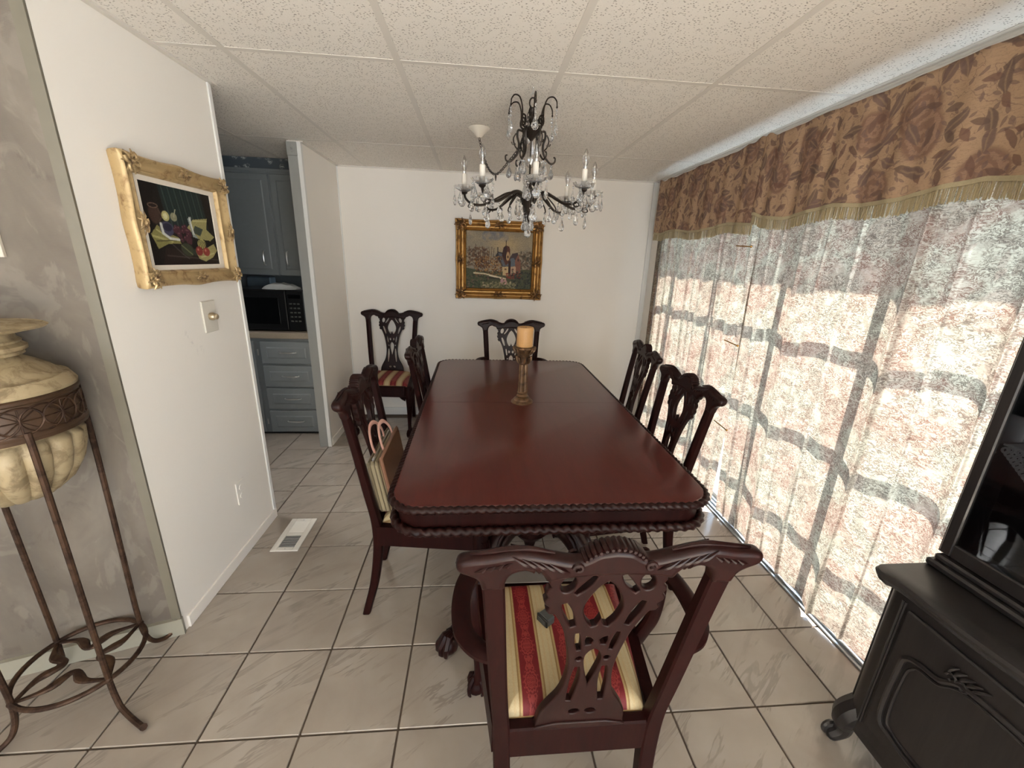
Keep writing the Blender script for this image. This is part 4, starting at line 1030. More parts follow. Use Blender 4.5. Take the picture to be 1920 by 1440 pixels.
for k in range(8):
    a = math.radians(-92 + 45 * k); ca, sa = math.cos(a), math.sin(a)
    P = crom([(.026, 1.735), (.060, 1.752), (.100, 1.748), (.150, 1.722), (.200, 1.700), (.250, 1.702), (.278, 1.722), (RA, 1.742)], 5)
    am = MB().tube([(r * ca, r * sa, z) for r, z in P], interp([0, .4, .8, 1], [.0075, .0062, .005, .006]), 8)
    am.tube([(r * ca, r * sa, z) for r, z in crom([(.075, 1.75), (.10, 1.725), (.118, 1.705), (.124, 1.690), (.116, 1.684)], 4)], .0032, 5)
    am.tube([(r * ca, r * sa, z) for r, z in crom([(.235, 1.700), (.252, 1.686), (.268, 1.690), (.262, 1.702)], 4)], .0028, 5)
    am.lathe([(.006, 1.738), (.013, 1.743), (.015, 1.748), (.010, 1.752)], 12, (RA * ca, RA * sa, 0))
    ar = am.build('candle_arm', M_BRONZE, cl)
    ex, ey = RA * ca, RA * sa
    link('bobeche', bob_m, ar, (ex, ey, 1.748)); link('candle_sleeve', sleeve, ar, (ex, ey, 1.757)); link('filament', sock_m, ar, (ex, ey, 1.822))
    if k != 5: link('bulb', bulb_m, ar, (ex, ey, 1.824))
    for q in range(5):
        b = a + q * 2 * PI / 5; drop(ar, DROP_L if q != 2 else DROP_LONG, (ex + .042 * math.cos(b), ey + .042 * math.sin(b), 1.766 - .004), b + PI / 2)
    drop(ar, DROP_M, (.118 * ca, .118 * sa, 1.688), a); drop(ar, DROP_L, (.258 * ca, .258 * sa, 1.684), a + PI / 2)
    drop(ar, DROP_S, (.19 * ca, .19 * sa, 1.699), a)
# swag chain and its ceiling canopy
cpx, cpy = 1.172 - cx, 1.275 - cyy
MB().lathe([(.056, 2.1545), (.058, 2.152), (.056, 2.148), (.044, 2.139), (.031, 2.127), (.020, 2.114), (.012, 2.106), (.0, 2.105)], 28, (cpx, cpy, 0)).build('canopy', M_PORC, cl)
CP = crom([(cpx, cpy, 2.105), (cpx + .018, cpy - .03, 2.03), (cpx + .05, cpy - .14, 1.93), (cpx + .085, cpy - .30, 1.875), (cpx + .13, cpy - .42, 1.90), (cpx + .185, cpy - .52, 1.965), (-.008, .008, 2.085)], 20)
acc = [0]
for p, q in zip(CP[:-1], CP[1:]): acc.append(acc[-1] + math.dist(p, q))
cpt = lambda s: Vector([np.interp(s, acc, [p[i] for p in CP]) for i in range(3)])
lk = MB(); st = .0165; n = int(acc[-1] / st)
for k in range(n):
    c = cpt((k + .5) * st); t = (cpt((k + .5) * st + .004) - cpt((k + .5) * st - .004)).normalized()
    s1 = t.cross(Vector((0, 0, 1))).normalized(); s2 = t.cross(s1); s = s1 if k % 2 else s2
    lk.tube([c + t * (.0115 * math.cos(th)) + s * (.0062 * math.sin(th)) for th in [2 * PI * q / 10 for q in range(10)]], .0016, 5, loop=True)
lk.build('swag_chain', M_BRONZE, cl)
w0 = cpt(acc[-1] * .50); MB().tube([w0, w0 - Vector((0, 0, .012)), w0 - Vector((0, 0, .030))], [.004, .005, .002], 6).build('chain_hook', M_BRONZE, cl)
# ------------------------------------------------------------------ framed paintings
def frame_mesh(w, h, prof, bump, mat, name='frame', n=28):
    """profile (inset from the outer edge, height off the wall) swept round a w x h rectangle; bump(s, side) pushes the outer edge out"""
    C = [(-w / 2, -h / 2), (w / 2, -h / 2), (w / 2, h / 2), (-w / 2, h / 2)]; rs = []
    for i in range(4):
        a, b = C[i], C[(i + 1) % 4]; L = w if i % 2 == 0 else h
        tx, tz = (b[0] - a[0]) / L, (b[1] - a[1]) / L; nx, nz = -tz, tx      # inward
        for k in range(n):
            s = k / n; ring = []
            for d, y in prof:
                q = s * L; x0, x1 = d, L - d; pos = x0 + (x1 - x0) * s; e = bump(s, i) * max(0, 1 - d / 0.03)
                ring.append((a[0] + tx * pos + nx * (d - e), -y, a[1] + tz * pos + nz * (d - e)))
            rs.append(ring)
    return MB().rings(rs, loop=True)
def ornament(seed, r):
    """cluster of carved scrolls and leaves, lying in XZ, proud toward -Y"""
    m = MB(); rs = random.Random(seed)
    for k in range(4):
        a0 = k * PI / 2 + .4; ox, oz = .42 * r * math.cos(a0), .42 * r * math.sin(a0); sg = 1 if k % 2 else -1
        pts = [(ox + .36 * r * (1 - t / 11) * math.cos(a0 + sg * t), -.010 - .003 * math.sin(t), oz + .36 * r * (1 - t / 11) * math.sin(a0 + sg * t)) for t in [i * .55 for i in range(14)]]
        m.tube(pts, interp([0, 1], [.13 * r, .07 * r]), 6)
    for k in range(7):
        a = 2 * PI * k / 7; q = [(r * f * math.cos(a + .15 * f), -.006 - .006 * math.sin(PI * f), r * f * math.sin(a + .15 * f)) for f in (.25, .6, 1.0)]
        m.tube(q, [.07 * r, .12 * r, .04 * r], 5)
    m.blob((0, -.012, 0), (.2 * r, .008, .2 * r), 8, 6); return m
def picture(label, loc, rz, w, h, prof, bump, m_frame, m_orn, r_orn, R, iw, ih, ycan, liner=None, cat='painting', ang=50):
    t = thing('framed_painting', label, cat, loc, rz)
    fr = frame_mesh(w, h, prof, bump, m_frame).build('frame', m_frame, t, True, ang)
    ym = max(y for _, y in prof) - .003
    for sx in (-1, 1):
        for sz in (-1, 1):
            o = ornament(3 + sx + 2 * sz, r_orn).build('corner_ornament', m_orn, fr); d = prof[-1][0] * .52; o.location = (sx * (w / 2 - d), -ym, sz * (h / 2 - d)); o.rotation_euler = (0, math.atan2(sz, sx), 0)
    for i, (x, z) in enumerate(((0, 1), (0, -1), (1, 0), (-1, 0))):
        o = ornament(20 + i, min(r_orn * .72, .038)).build('side_ornament', m_orn, fr); d = prof[-1][0] * .5; o.location = (x * (w / 2 - d), -ym, z * (h / 2 - d)); o.scale = (1.5, 1, .8) if z else (.8, 1, 1.5)
    if liner:
        lw, y0, y1 = liner; l = MB(); a = (iw / 2 + lw, ih / 2 + lw); b = (iw / 2, ih / 2)
        for (x0, z0, x1, z1) in ((-a[0], b[1], a[0], a[1]), (-a[0], -a[1], a[0], -b[1]), (-a[0], -b[1], -b[0], b[1]), (b[0], -b[1], a[0], b[1])): l.box((x0, -y1, z0), (x1, -y0, z1), .001)
        l.build('liner', M_LINER, t)
    link('canvas', R.mesh('canvas', iw, ih, M_CANVAS), t, (0, -ycan, 0))
    return t
# still life on the left wall
A = Raster(180, 130, (24, 16, 14), 4)
n = A.smooth_noise(14); A.put((n - .5) * .5, (44, 30, 24))
for k in range(7):      # green curtain behind
    x = .28 + .085 * k; A.poly([(x - .05, 1), (x + .06, 1), (x + .12, .45), (x + .02, .42)], (28, 48, 46), .75); A.line([(x, 1), (x + .07, .45)], .012, (58, 82, 76), .7)
A.poly([(.12, .0), (1, .0), (1, .16), (.2, .22)], (38, 24, 20)); A.line([(.2, .12), (.98, .06)], .012, (96, 80, 74), .6)
A.ell(.13, .63, .075, .13, (72, 46, 36)); A.ell(.13, .73, .07, .035, (126, 96, 76)); A.ell(.13, .73, .055, .022, (40, 26, 22)); A.line([(.19, .7), (.22, .6), (.18, .55)], .012, (86, 58, 44))
A.poly([(.04, .38), (.14, .50), (.22, .42), (.40, .36), (.42, .28), (.24, .27), (.10, .20)], (146, 138, 70)); A.line([(.06, .36), (.3, .30)], .018, (196, 188, 110), .8); A.line([(.1, .30), (.36, .32)], .012, (90, 84, 40), .9); A.line([(.12, .44), (.24, .36)], .012, (206, 200, 124), .7)
A.ell(.27, .62, .055, .07, (196, 186, 112)); A.ell(.27, .62, .03, .04, (226, 220, 160)); A.ell(.38, .62, .05, .06, (150, 146, 110)); A.line([(.38, .62), (.42, .72)], .008, (180, 176, 140))
A.poly([(.55, .50), (.66, .62), (.90, .66), (.86, .50), (.98, .40), (.90, .34), (.70, .36)], (168, 158, 92)); A.poly([(.68, .54), (.80, .50), (.74, .40), (.62, .44)], (70, 78, 64)); A.line([(.66, .60), (.88, .62)], .014, (206, 198, 128), .7)
A.ell(.26, .46, .10, .10, (70, 66, 96)); A.line([(.19, .52), (.20, .40), (.28, .34), (.40, .33)], .022, (214, 216, 210)); A.ell(.27, .48, .065, .055, (36, 34, 60))
A.poly([(.58, .62), (.64, .66), (.62, .48), (.70, .36), (.62, .38)], (150, 160, 158)); A.line([(.61, .64), (.64, .42)], .014, (214, 218, 212))
for k in range(34):
    x, y = .36 + .22 * A.rng.random(), .30 + .22 * A.rng.random(); A.ell(x, y, .026, .035, (84, 36, 48)); A.ell(x - .008, y + .01, .009, .012, (146, 92, 100), 0, .5)
A.ell(.50, .20, .11, .09, (60, 66, 44), -.6); A.line([(.42, .26), (.56, .14)], .012, (116, 120, 76)); A.ell(.62, .17, .05, .05, (46, 56, 44))
A.poly([(.62, .18), (.78, .22), (.95, .30), (.99, .20), (.90, .10), (.76, .04), (.66, .08)], (176, 164, 96)); A.line([(.70, .10), (.92, .16)], .014, (210, 200, 132), .8)
A.ell(.74, .29, .075, .075, (190, 180, 96), -.4)
for k in range(5): A.line([(.69 + .025 * k, .36 - .01 * k), (.70 + .03 * k, .22)], .007, (40, 34, 26), .85)
A.ell(.68, .19, .062, .072, (150, 46, 40)); A.ell(.80, .18, .062, .066, (164, 54, 44)); A.ell(.665, .21, .02, .025, (214, 120, 100), 0, .6); A.ell(.785, .20, .02, .025, (220, 130, 108), 0, .6)
A.line([(.3, .26), (.42, .14), (.5, .08)], .012, (90, 86, 84), .6)
g_ = A.a.mean(2, keepdims=True); A.a = (g_ + .78 * (A.a - g_)) * .86
A.a *= (.92 + .16 * A.rng.random((A.H, A.W, 1)))
PB = lambda s, i: .006 * math.exp(-((min(s, 1 - s)) / .10) ** 2) + .007 * math.exp(-((s - .5) / .12) ** 2) - .003
picture('still life of fruit in a pale gold carved frame on the left wall', (0.0125, 0.533, 1.549), D(90), .556, .425,
        [(.006, 0), (.002, .008), (.0, .020), (-.001, .032), (.002, .041), (.007, .044), (.013, .040), (.022, .030), (.033, .025), (.042, .026), (.047, .030), (.051, .029), (.054, .022), (.056, .016), (.056, .0)], PB, M_GOLD_PALE, M_GOLD_ORN, .038, A, .386, .278, .012, (.032, .010, .015))
# autumn cottage on the back wall
B_ = Raster(190, 158, (150, 138, 118), 8)
n1, n2 = B_.smooth_noise(22), B_.smooth_noise(9); B_.put((n1 - .35) * 1.1, (176, 156, 122)); B_.put((n2 - .55) * .9, (110, 106, 108)); B_.ell(.60, .78, .34, .22, (206, 174, 122), 0, 1.0, .7)
B_.dabs(60, (.25, .86, .6, 1.0), .05, [(132, 126, 122), (168, 152, 128), (116, 116, 122)], .45)
B_.poly([(0, 0), (1, 0), (1, .36), (.7, .34), (.3, .30), (0, .36)], (84, 84, 62))
B_.dabs(260, (.0, .38, .34, .72), .02, [(92, 66, 50), (108, 76, 56), (76, 62, 52), (120, 92, 66)], .7); B_.dabs(150, (.78, .35, 1.0, .66), .02, [(88, 74, 60), (104, 84, 66), (70, 66, 58)], .6)
for k in range(9): B_.line([(.16 + .03 * k, .45), (.14 + .035 * k, .66 + .14 * B_.rng.random())], .005, (72, 52, 44), .7)
B_.poly([(.44, .58), (.48, .66), (.62, .62), (.66, .40), (.56, .38)], (60, 56, 58)); B_.poly([(.48, .64), (.60, .60), (.66, .41), (.56, .40)], (96, 98, 104)); B_.line([(.475, .62), (.475, .73)], .008, (50, 44, 44))
B_.poly([(.54, .58), (.56, .72), (.60, .77), (.645, .75), (.665, .70), (.665, .48), (.60, .42)], (92, 56, 44)); B_.ell(.63, .58, .03, .085, (186, 150, 108)); B_.poly([(.54, .60), (.56, .73), (.60, .77), (.615, .72), (.60, .50)], (64, 42, 40)); B_.line([(.60, .76), (.60, .85)], .007, (60, 44, 40)); B_.ell(.632, .57, .010, .03, (70, 44, 36))
B_.poly([(.66, .55), (.70, .63), (.78, .65), (.82, .50), (.78, .42), (.68, .40)], (76, 62, 62)); B_.poly([(.67, .54), (.72, .56), (.78, .43), (.68, .40)], (98, 106, 114)); B_.poly([(.74, .50), (.79, .62), (.83, .48), (.83, .26), (.76, .26)], (134, 90, 74)); B_.ell(.79, .52, .014, .03, (80, 56, 50))
B_.poly([(.55, .39), (.64, .40), (.64, .24), (.56, .24)], (200, 172, 128)); B_.poly([(.68, .40), (.76, .40), (.76, .24), (.68, .24)], (196, 160, 130)); B_.ell(.60, .35, .02, .018, (130, 96, 70)); B_.ell(.71, .35, .02, .018, (120, 86, 74)); B_.poly([(.64, .50), (.68, .50), (.68, .26), (.64, .26)], (56, 40, 38))
B_.dabs(420, (.13, .24, .54, .57), .015, [(132, 88, 48), (152, 108, 58), (104, 66, 42), (170, 130, 80), (84, 54, 38), (70, 46, 34)], .8); B_.dabs(50, (.62, .18, .84, .28), .024, [(134, 62, 46), (112, 52, 42), (150, 84, 62)], .8)
B_.line([(.12, .27), (.28, .26), (.44, .22), (.60, .18)], .016, (206, 190, 158)); B_.line([(.36, .23), (.56, .18)], .012, (226, 208, 180)); B_.line([(.16, .22), (.36, .19), (.5, .18)], .02, (58, 54, 42), .8)
B_.ell(.55, .13, .028, .06, (178, 138, 138)); B_.ell(.60, .12, .026, .05, (196, 148, 142)); B_.ell(.55, .19, .010, .013, (110, 80, 70))
B_.dabs(240, (0, 0, .34, .24), .018, [(66, 78, 54), (92, 98, 64), (56, 62, 46), (128, 92, 84)], .6); B_.dabs(200, (.70, 0, 1, .32), .018, [(52, 56, 52), (66, 72, 62), (44, 46, 46), (84, 84, 72)], .7); B_.dabs(150, (.22, 0, .78, .12), .018, [(168, 152, 112), (142, 130, 94), (186, 170, 134), (96, 98, 66)], .6)
B_.a *= .9
B_.a *= (.88 + .24 * B_.rng.random((B_.H, B_.W, 1)))
PB2 = lambda s, i: -.004 + .006 * math.exp(-((min(s, 1 - s)) / .09) ** 2) + .004 * math.exp(-((s - .5) / .07) ** 2)
picture('autumn cottage landscape in a heavy antique gold frame on the back wall', (1.360, YB - .001, 1.461), 0, .766, .668,
        [(0, 0), (-.001, .022), (.004, .034), (.016, .036), (.024, .024), (.036, .022), (.048, .032), (.058, .046), (.068, .046), (.074, .036), (.080, .030), (.086, .034), (.091, .030), (.094, .018), (.094, .0)], PB2, M_GOLD, M_GOLD_DK, .058, B_, .580, .482, .014)
# sliver of a small frame on the papered wall at the left edge of the view
fw_ = math.atan2(WD.y, WD.x)
q = P0 + WD * 0.31 + WN * -.001
C3 = Raster(30, 40, (92, 84, 66), 2); C3.put(C3.smooth_noise(6) - .3, (60, 58, 44))
t = thing('small_picture', 'small cream framed picture cut off at the left edge on the papered wall', 'picture', (q.x, q.y, 1.545), fw_ + PI)
frame_mesh(.26, .23, [(0, 0), (0, .012), (.004, .016), (.010, .016), (.016, .010), (.022, .010), (.024, .006), (.024, 0)], lambda s, i: 0, None, n=2).build('frame', M_LINER, t, True, 30)
link('canvas', C3.mesh('canvas', .215, .185, M_CANVAS), t, (0, -.005, 0))
# ------------------------------------------------------------------ plant stand and urn at the left
PX, PY = -0.140, -0.118
st = thing('plant_stand', 'tall brown iron four-legged stand with ring base and carved band at the left', 'plant stand', (PX, PY, 0))
ANG = [math.radians(a) for a in (-28, 61, 153, -120)]
FR = [.300, .235, .205, .255]
for a, fr in zip(ANG, FR):
    ca, sa = math.cos(a), math.sin(a)
    P = crom([(.172, 1.00), (.176, .94), (.172, .70), (.166, .45), (.161, .25), (.160, .15), (.163, .095), (.172, .055), (.188, .028), (.5 * (.188 + fr), .0135), (fr - .008, .0125), (fr + .004, .018)], 5)
    m = MB().tube([(r * ca, r * sa, z) for r, z in P], interp([0, .9, .97, 1], [.0078, .0082, .010, .0105]), 8)
    m.blob((.160 * ca, .160 * sa, .14), (.011, .011, .012)); m.build('leg', M_IRON, st)
MB().tube([(.160 * math.cos(t), .160 * math.sin(t), .140) for t in [2 * PI * k / 48 for k in range(48)]], .0078, 8, loop=True).build('base_ring', M_IRON, st)
for i, a in enumerate(ANG):
    b = ANG[(i + 1) % 4]; mid = (a + ((b - a) % (2 * PI)) / 2); d = ((b - a) % (2 * PI)) / 2
    pts = crom([(.158 * math.cos(a), .158 * math.sin(a), .14), (.10 * math.cos(a + d * .45), .10 * math.sin(a + d * .45), .142), (.045 * math.cos(mid), .045 * math.sin(mid), .142), (.10 * math.cos(b - d * .45), .10 * math.sin(b - d * .45), .142), (.158 * math.cos(b), .158 * math.sin(b), .14)], 6)
    MB().tube(pts, interp([0, .15, .32, .5, .68, .85, 1], [.006, .007, .0135, .008, .0135, .007, .006]), 8, flat=(.7, 1.1)).build('star_scroll', M_IRON, st)
Z0, Z1 = 0.975, 1.088
bd = MB()
R0 = .170
prof = [(R0 - .012, Z0), (R0 + .004, Z0), (R0 + .006, Z0 + .010), (R0 + .001, Z0 + .016), (R0, Z0 + .018), (R0, Z1 - .016), (R0 + .004, Z1 - .012), (R0 + .005, Z1 - .004), (R0, Z1), (R0 - .012, Z1)]
bd.rings([[(r * math.cos(2 * PI * k / 64), r * math.sin(2 * PI * k / 64), z) for k in range(64)] for r, z in prof + [prof[0]]], caps=False)
band = bd.build('carved_band', M_SHELLBR, st)
rl = MB(); NB = 12; zc = (Z0 + Z1) / 2; hh = .036
for k in range(NB):                # interlaced circles with four-petal stars
    a0 = 2 * PI * k / NB; wd = PI / NB
    cyl = lambda u, v: ((R0 + .0022) * math.cos(a0 + u * wd), (R0 + .0022) * math.sin(a0 + u * wd), zc + v * hh)
    rl.tube([cyl(math.cos(t), math.sin(t)) for t in [2 * PI * q / 24 for q in range(24)]], .0026, 5, loop=True)
    rl.tube([cyl(1 + math.cos(t), math.sin(t)) for t in [2 * PI * q / 24 for q in range(24)]], .0024, 5, loop=True)
    rl.tube([cyl(u, 0) for u in (-1, -.5, 0, .5, 1)], .0018, 5)
    rl.tube([cyl(0, v) for v in (-1, 0, 1)], .0018, 5)
    for s in (-1, 1): rl.tube([cyl(s * u, v) for u, v in ((-.7, -.7), (0, 0), (.7, .7))], .0018, 5)
rl.build('star_relief', M_IRON, band)
ur = thing('urn', 'pale gilt lidded urn with fluted bowl set in the brown stand', 'urn', (PX, PY, 0))
flute = lambda a, z: 1 + (.11 * abs(math.cos(8 * a)) ** .6 * (1 if z < .955 else 0)) - .02
MB().lathe([(.0, .765), (.040, .766), (.075, .778), (.110, .812), (.134, .856), (.146, .905), (.149, .945), (.145, .962), (.152, .970), (.156, .976), (.156, 1.085)], 128, mod=flute).build('fluted_bowl', M_STONE, ur, True, 60)
MB().lathe([(.162, 1.085), (.172, 1.089), (.174, 1.098), (.166, 1.112), (.160, 1.122), (.155, 1.124), (.150, 1.121), (.146, 1.125), (.130, 1.142), (.105, 1.160), (.085, 1.172), (.078, 1.180)], 64).build('shoulder', M_STONE, ur)
MB().lathe([(.078, 1.178), (.090, 1.184), (.088, 1.190), (.097, 1.196), (.098, 1.206), (.088, 1.214), (.090, 1.220), (.082, 1.228), (.080, 1.238), (.110, 1.246), (.142, 1.253), (.147, 1.258), (.140, 1.262), (.136, 1.259), (.120, 1.263), (.06, 1.272), (0, 1.275)], 64).build('flared_neck', M_STONE, ur)

# switch plate with dimmer knob, painted outlet cover, floor register
sw = thing('dimmer_switch', 'cream dimmer plate with a round brass knob under the still life', 'switch', (0.0125, 0.606, 1.193))
MB().box((0, -.046, -.067), (.007, .046, .067), .003).build('plate', M_WHITEPLATE, sw)
kb = MB().lathe([(.0, .0), (.016, .0), (.017, .006), (.0165, .014), (.012, .020), (.0125, .026), (.009, .030), (.0, .031)], 20)
kb.v = [(z + .007, x, y) for x, y, z in kb.v]; kb.build('knob', M_KNOBW, sw)
for z in (-.046, .046):
    s = MB().blob((.0075, 0, z), (.0015, .003, .003)); s.build('screw', M_WHITEPLATE, sw)
ou = thing('outlet_cover', 'painted-over outlet cover low on the left wall', 'outlet', (0.0125, 0.606, 0.335))
MB().box((0, -.036, -.058), (.005, .036, .058), .002).build('plate', M_WALL, ou)
for z in (-.022, .022):
    s = MB().lathe([(.0, 0), (.017, 0), (.016, .002), (0, .002)], 16, mod=lambda a, q: 1 - .12 * abs(math.sin(a))); s.v = [(c + .005, a, b + z) for a, b, c in s.v]; s.build('socket', M_WALL, ou)
vr = thing('floor_register', 'white metal floor vent with two slatted grilles by the left wall', 'vent', (0.190, 0.708, 0.0))
f = MB()
for lo, hi in (((-.069, -.137), (-.040, .137)), ((.040, -.137), (.069, .137)), ((-.040, -.137), (.040, -.108)), ((-.040, .108), (.040, .137)), ((-.040, -.012), (.040, .012))): f.box((*lo, 0), (*hi, .005), .0015)
f.build('frame', M_WHITE, vr)
MB().box((-.04, -.108, -.0005), (.04, .108, .0006)).build('duct', M_BLACK, vr)
for y0, ang in ((-.108, -.75), (.012, .75)):
    sl = MB().cbox((0, 0, 0), (.080, .0066, .0011), Matrix.Rotation(ang, 3, 'X')).mesh('louver', M_WHITE, False)
    for k in range(9): link('louver', sl, vr, (0, y0 + .0055 + k * .0107, .0030))
for y in (-.122, .122):
    MB().blob((0, y, .005), (.0035, .0035, .0012)).build('screw', M_CHROME, vr)
# ------------------------------------------------------------------ china cabinet at the right
FX, YE = 2.345, -0.405      # front plane, far end
cc = thing('china_cabinet', 'near-black carved china cabinet with glazed hutch at the right edge', 'cabinet', (FX, YE, 0))
W_, DEP, TOP = 1.35, 0.262, 0.672
bd = MB()
cr_ = 0.045
poly = [(DEP, 0.0), (cr_, 0.0)] + [(cr_ - cr_ * math.sin(t), -cr_ + cr_ * math.cos(t)) for t in [PI / 2 * k / 6 for k in range(1, 7)]] + [(0, -W_), (DEP, -W_)]
bd.prism(poly, 0.13, TOP - .032); bd.build('base_carcass', M_EBONY, cc, True, 30)
# serpentine skirt and scroll foot
sk = shape2d([[(-.02, .15), (-W_ + .02, .15), (-W_ + .02, .10), (-1.1, .085), (-.9, .06), (-.7, .085), (-.45, .055), (-.28, .085), (-.16, .098), (-.06, .102), (-.02, .108)]], .008, .003)
for v in sk.vertices: u, z, w = v.co; v.co = (w + .012, u, z)
link('skirt', finish(sk, M_EBONY), cc)
ft = MB()
ft.tube(crom([(.040, -.030, .165), (.018, -.020, .135), (.010, -.014, .10), (.016, -.014, .070), (.014, -.012, .045), (-.004, -.004, .018)], 5), interp([0, .3, .6, 1], [.042, .040, .026, .022]), 10)
ft.tube([(-.010 + .019 * math.cos(t) * (1 - t / 14), .0 + .006, .030 + .021 * math.sin(t) * (1 - t / 14)) for t in [-1.6 + i * .5 for i in range(13)]], interp([0, 1], [.014, .008]), 8)
ft.blob((-.002, -.006, .018), (.020, .020, .018), 10, 7); ft.build('scroll_foot', M_EBONY, cc)
ft2 = MB().tube([(.235, -.03, .14), (.235, -.03, .001)], .022, 8); ft2.build('rear_foot', M_EBONY, cc)
tp = MB()
def ser(d, n=60):
    out = [(DEP, .022 - d)]
    out += [(-.046 + d + .035 - .035 * math.sin(t), .022 - d - .035 + .035 * math.cos(t)) for t in [PI / 2 * k / 8 for k in range(9)]]
    for k in range(1, n): 
        u = k / n * W_; out.append((-.046 + d + .026 * (1 - math.exp(-u / .05)) - .012 * math.sin(2 * PI * u / .62) * min(1, u / .12), .022 - .035 - u))
    return out + [(DEP, out[-1][1])]
Zs = [(.012, TOP - .034), (.006, TOP - .028), (.010, TOP - .022), (.002, TOP - .018), (.0, TOP - .010), (.004, TOP - .002), (.010, TOP)]
tp.rings([[(x, y, z) for x, y in ser(d)] for d, z in Zs]); tp.build('base_top', M_EBONY, cc, True, 40)
# moulded corner column lines and the carved door panel
for y in (-.055, -.062): MB().tube([(-.001, y, .16), (-.001, y, TOP - .06)], .0035, 6).build('corner_bead', M_EBONY, cc)
MB().tube([(.03, .001, .18), (.03, .001, .62)], .003, 6).build('corner_bead', M_EBONY, cc)
dr = MB().box((-.010, -.60, .175), (.004, -.075, .60), .004); drr = dr.build('door', M_EBONY, cc)
def panel_line(off):
    return crom([(-.108 - off, .255 + off), (-.108 - off, .44 - off), (-.118 - off, .478 - off), (-.15, .492 - off), (-.19, .497 - off), (-.215, .520 - off), (-.24, .532 - off), (-.30, .536 - off), (-.37, .532 - off), (-.41, .50 - off), (-.46, .49 - off), (-.50 + off, .478 - off), (-.53 + off, .44 - off), (-.53 + off, .255 + off), (-.49, .225 + off), (-.42, .215 + off), (-.32, .235 + off), (-.22, .215 + off), (-.15, .225 + off)], 5, True)
for off, r, o in ((0, .0075, -.012), (.016, .004, -.011)):
    MB().tube([(o, y, z) for y, z in panel_line(off)], r, 6, loop=True).build('panel_moulding', M_EBONY, drr)
cv = MB()
for s in (-1, 1):
    cv.tube([(-.014, -.222 + s * .012 + .014 * math.cos(t) * (1 - t / 10), .528 + .014 * math.sin(t) * (1 - t / 10)) for t in [i * .6 for i in range(10)]], .004, 6)
for k in range(5): cv.tube(crom([(-.013, -.20 - .012 * k, .535), (-.018, -.205 - .014 * k, .552), (-.013, -.216 - .016 * k, .566)], 3), interp([0, .5, 1], [.002, .005, .0015]), 6)
cv.build('scroll_carving', M_EBONY, drr)
# hutch
hx, hd, HZ1 = .155, .250, 1.98
hb = MB().box((hx - .035, -W_, TOP), (hd + .01, -.002 + .022, TOP + .022), .006).box((hx - .022, -W_, TOP + .022), (hd + .01, .012, TOP + .040), .005); hb.build('hutch_plinth', M_EBONY, cc)
hc = MB().box((hx, .012, TOP + .04), (hd, .032, HZ1)).box((hx, -W_, TOP + .04), (hd, -W_ + .02, HZ1)).box((hd - .008, -W_, TOP + .04), (hd, .012, HZ1)).box((hx - .01, -W_, HZ1), (hd, .035, HZ1 + .05), .01).box((hx + .01, -W_ + .02, TOP + .04), (hd, .012, TOP + .055))
hc.v = [(x, y - .012, z) for x, y, z in hc.v]; hc.build('hutch_carcass', M_EBONY, cc, False)
for z in (1.045, 1.45): MB().box((hx + .02, -W_ + .02, z), (hd - .008, -.001, z + .016), .003).build('shelf', M_EBONY, cc)
hdv = MB()
for lo, hi in (((-.62, TOP + .045), (-.575, HZ1)), ((-.016, TOP + .045), (.012, HZ1)), ((-.575, TOP + .045), (-.016, TOP + .085)), ((-.575, HZ1 - .05), (-.016, HZ1))): hdv.box((hx - .012, lo[0], lo[1]), (hx + .004, hi[0], hi[1]), .003)
hdo = hdv.build('glazed_door', M_EBONY, cc)
MB().box((hx - .006, -.578, TOP + .08), (hx - .003, -.014, HZ1 - .045)).build('pane', M_CABGLASS, hdo, False)
# lace edging over the shelf front, and a pale dish lower down, both behind the glass
dy = thing('lace_doily', 'scalloped white lace doily hanging over the shelf inside the dark cabinet', 'doily', (FX + hx + .015, YE - .100, 1.0615))
m = MB()
def ringlace(y, z, r, w=.0022, n=12): m.tube([(0, y + r * math.cos(t), z + r * math.sin(t)) for t in [2 * PI * k / n for k in range(n)]], w, 5, loop=True)
for row, cnt in enumerate((9, 7, 5, 3, 1)):
    for k in range(cnt):
        y = (k - (cnt - 1) / 2) * .017; z = -.008 - row * .015; ringlace(y, z, .0078); ringlace(y, z, .0035, .0018, 8)
for k in range(11):
    f = k / 10; ringlace(-.078 + .078 * f, -.014 - .066 * f, .007, .0028); ringlace(.078 - .078 * f, -.014 - .066 * f, .007, .0028)
m.tube([(0, -.085, 0), (0, .085, 0)], .003, 5); m.box((0, -.085, -.0005), (.07, .085, .0012)); m.build('lace', M_LACE, dy)
ds = thing('dish', 'pale shallow dish at the bottom of the dark hutch', 'dish', (FX + hx + .066, YE - .185, TOP + .0552))
MB().lathe([(.022, 0), (.024, .004), (.044, .016), (.054, .026), (.052, .028), (.042, .019), (.02, .008), (0, .007)], 32).build('bowl', M_WHITEPLATE, ds)
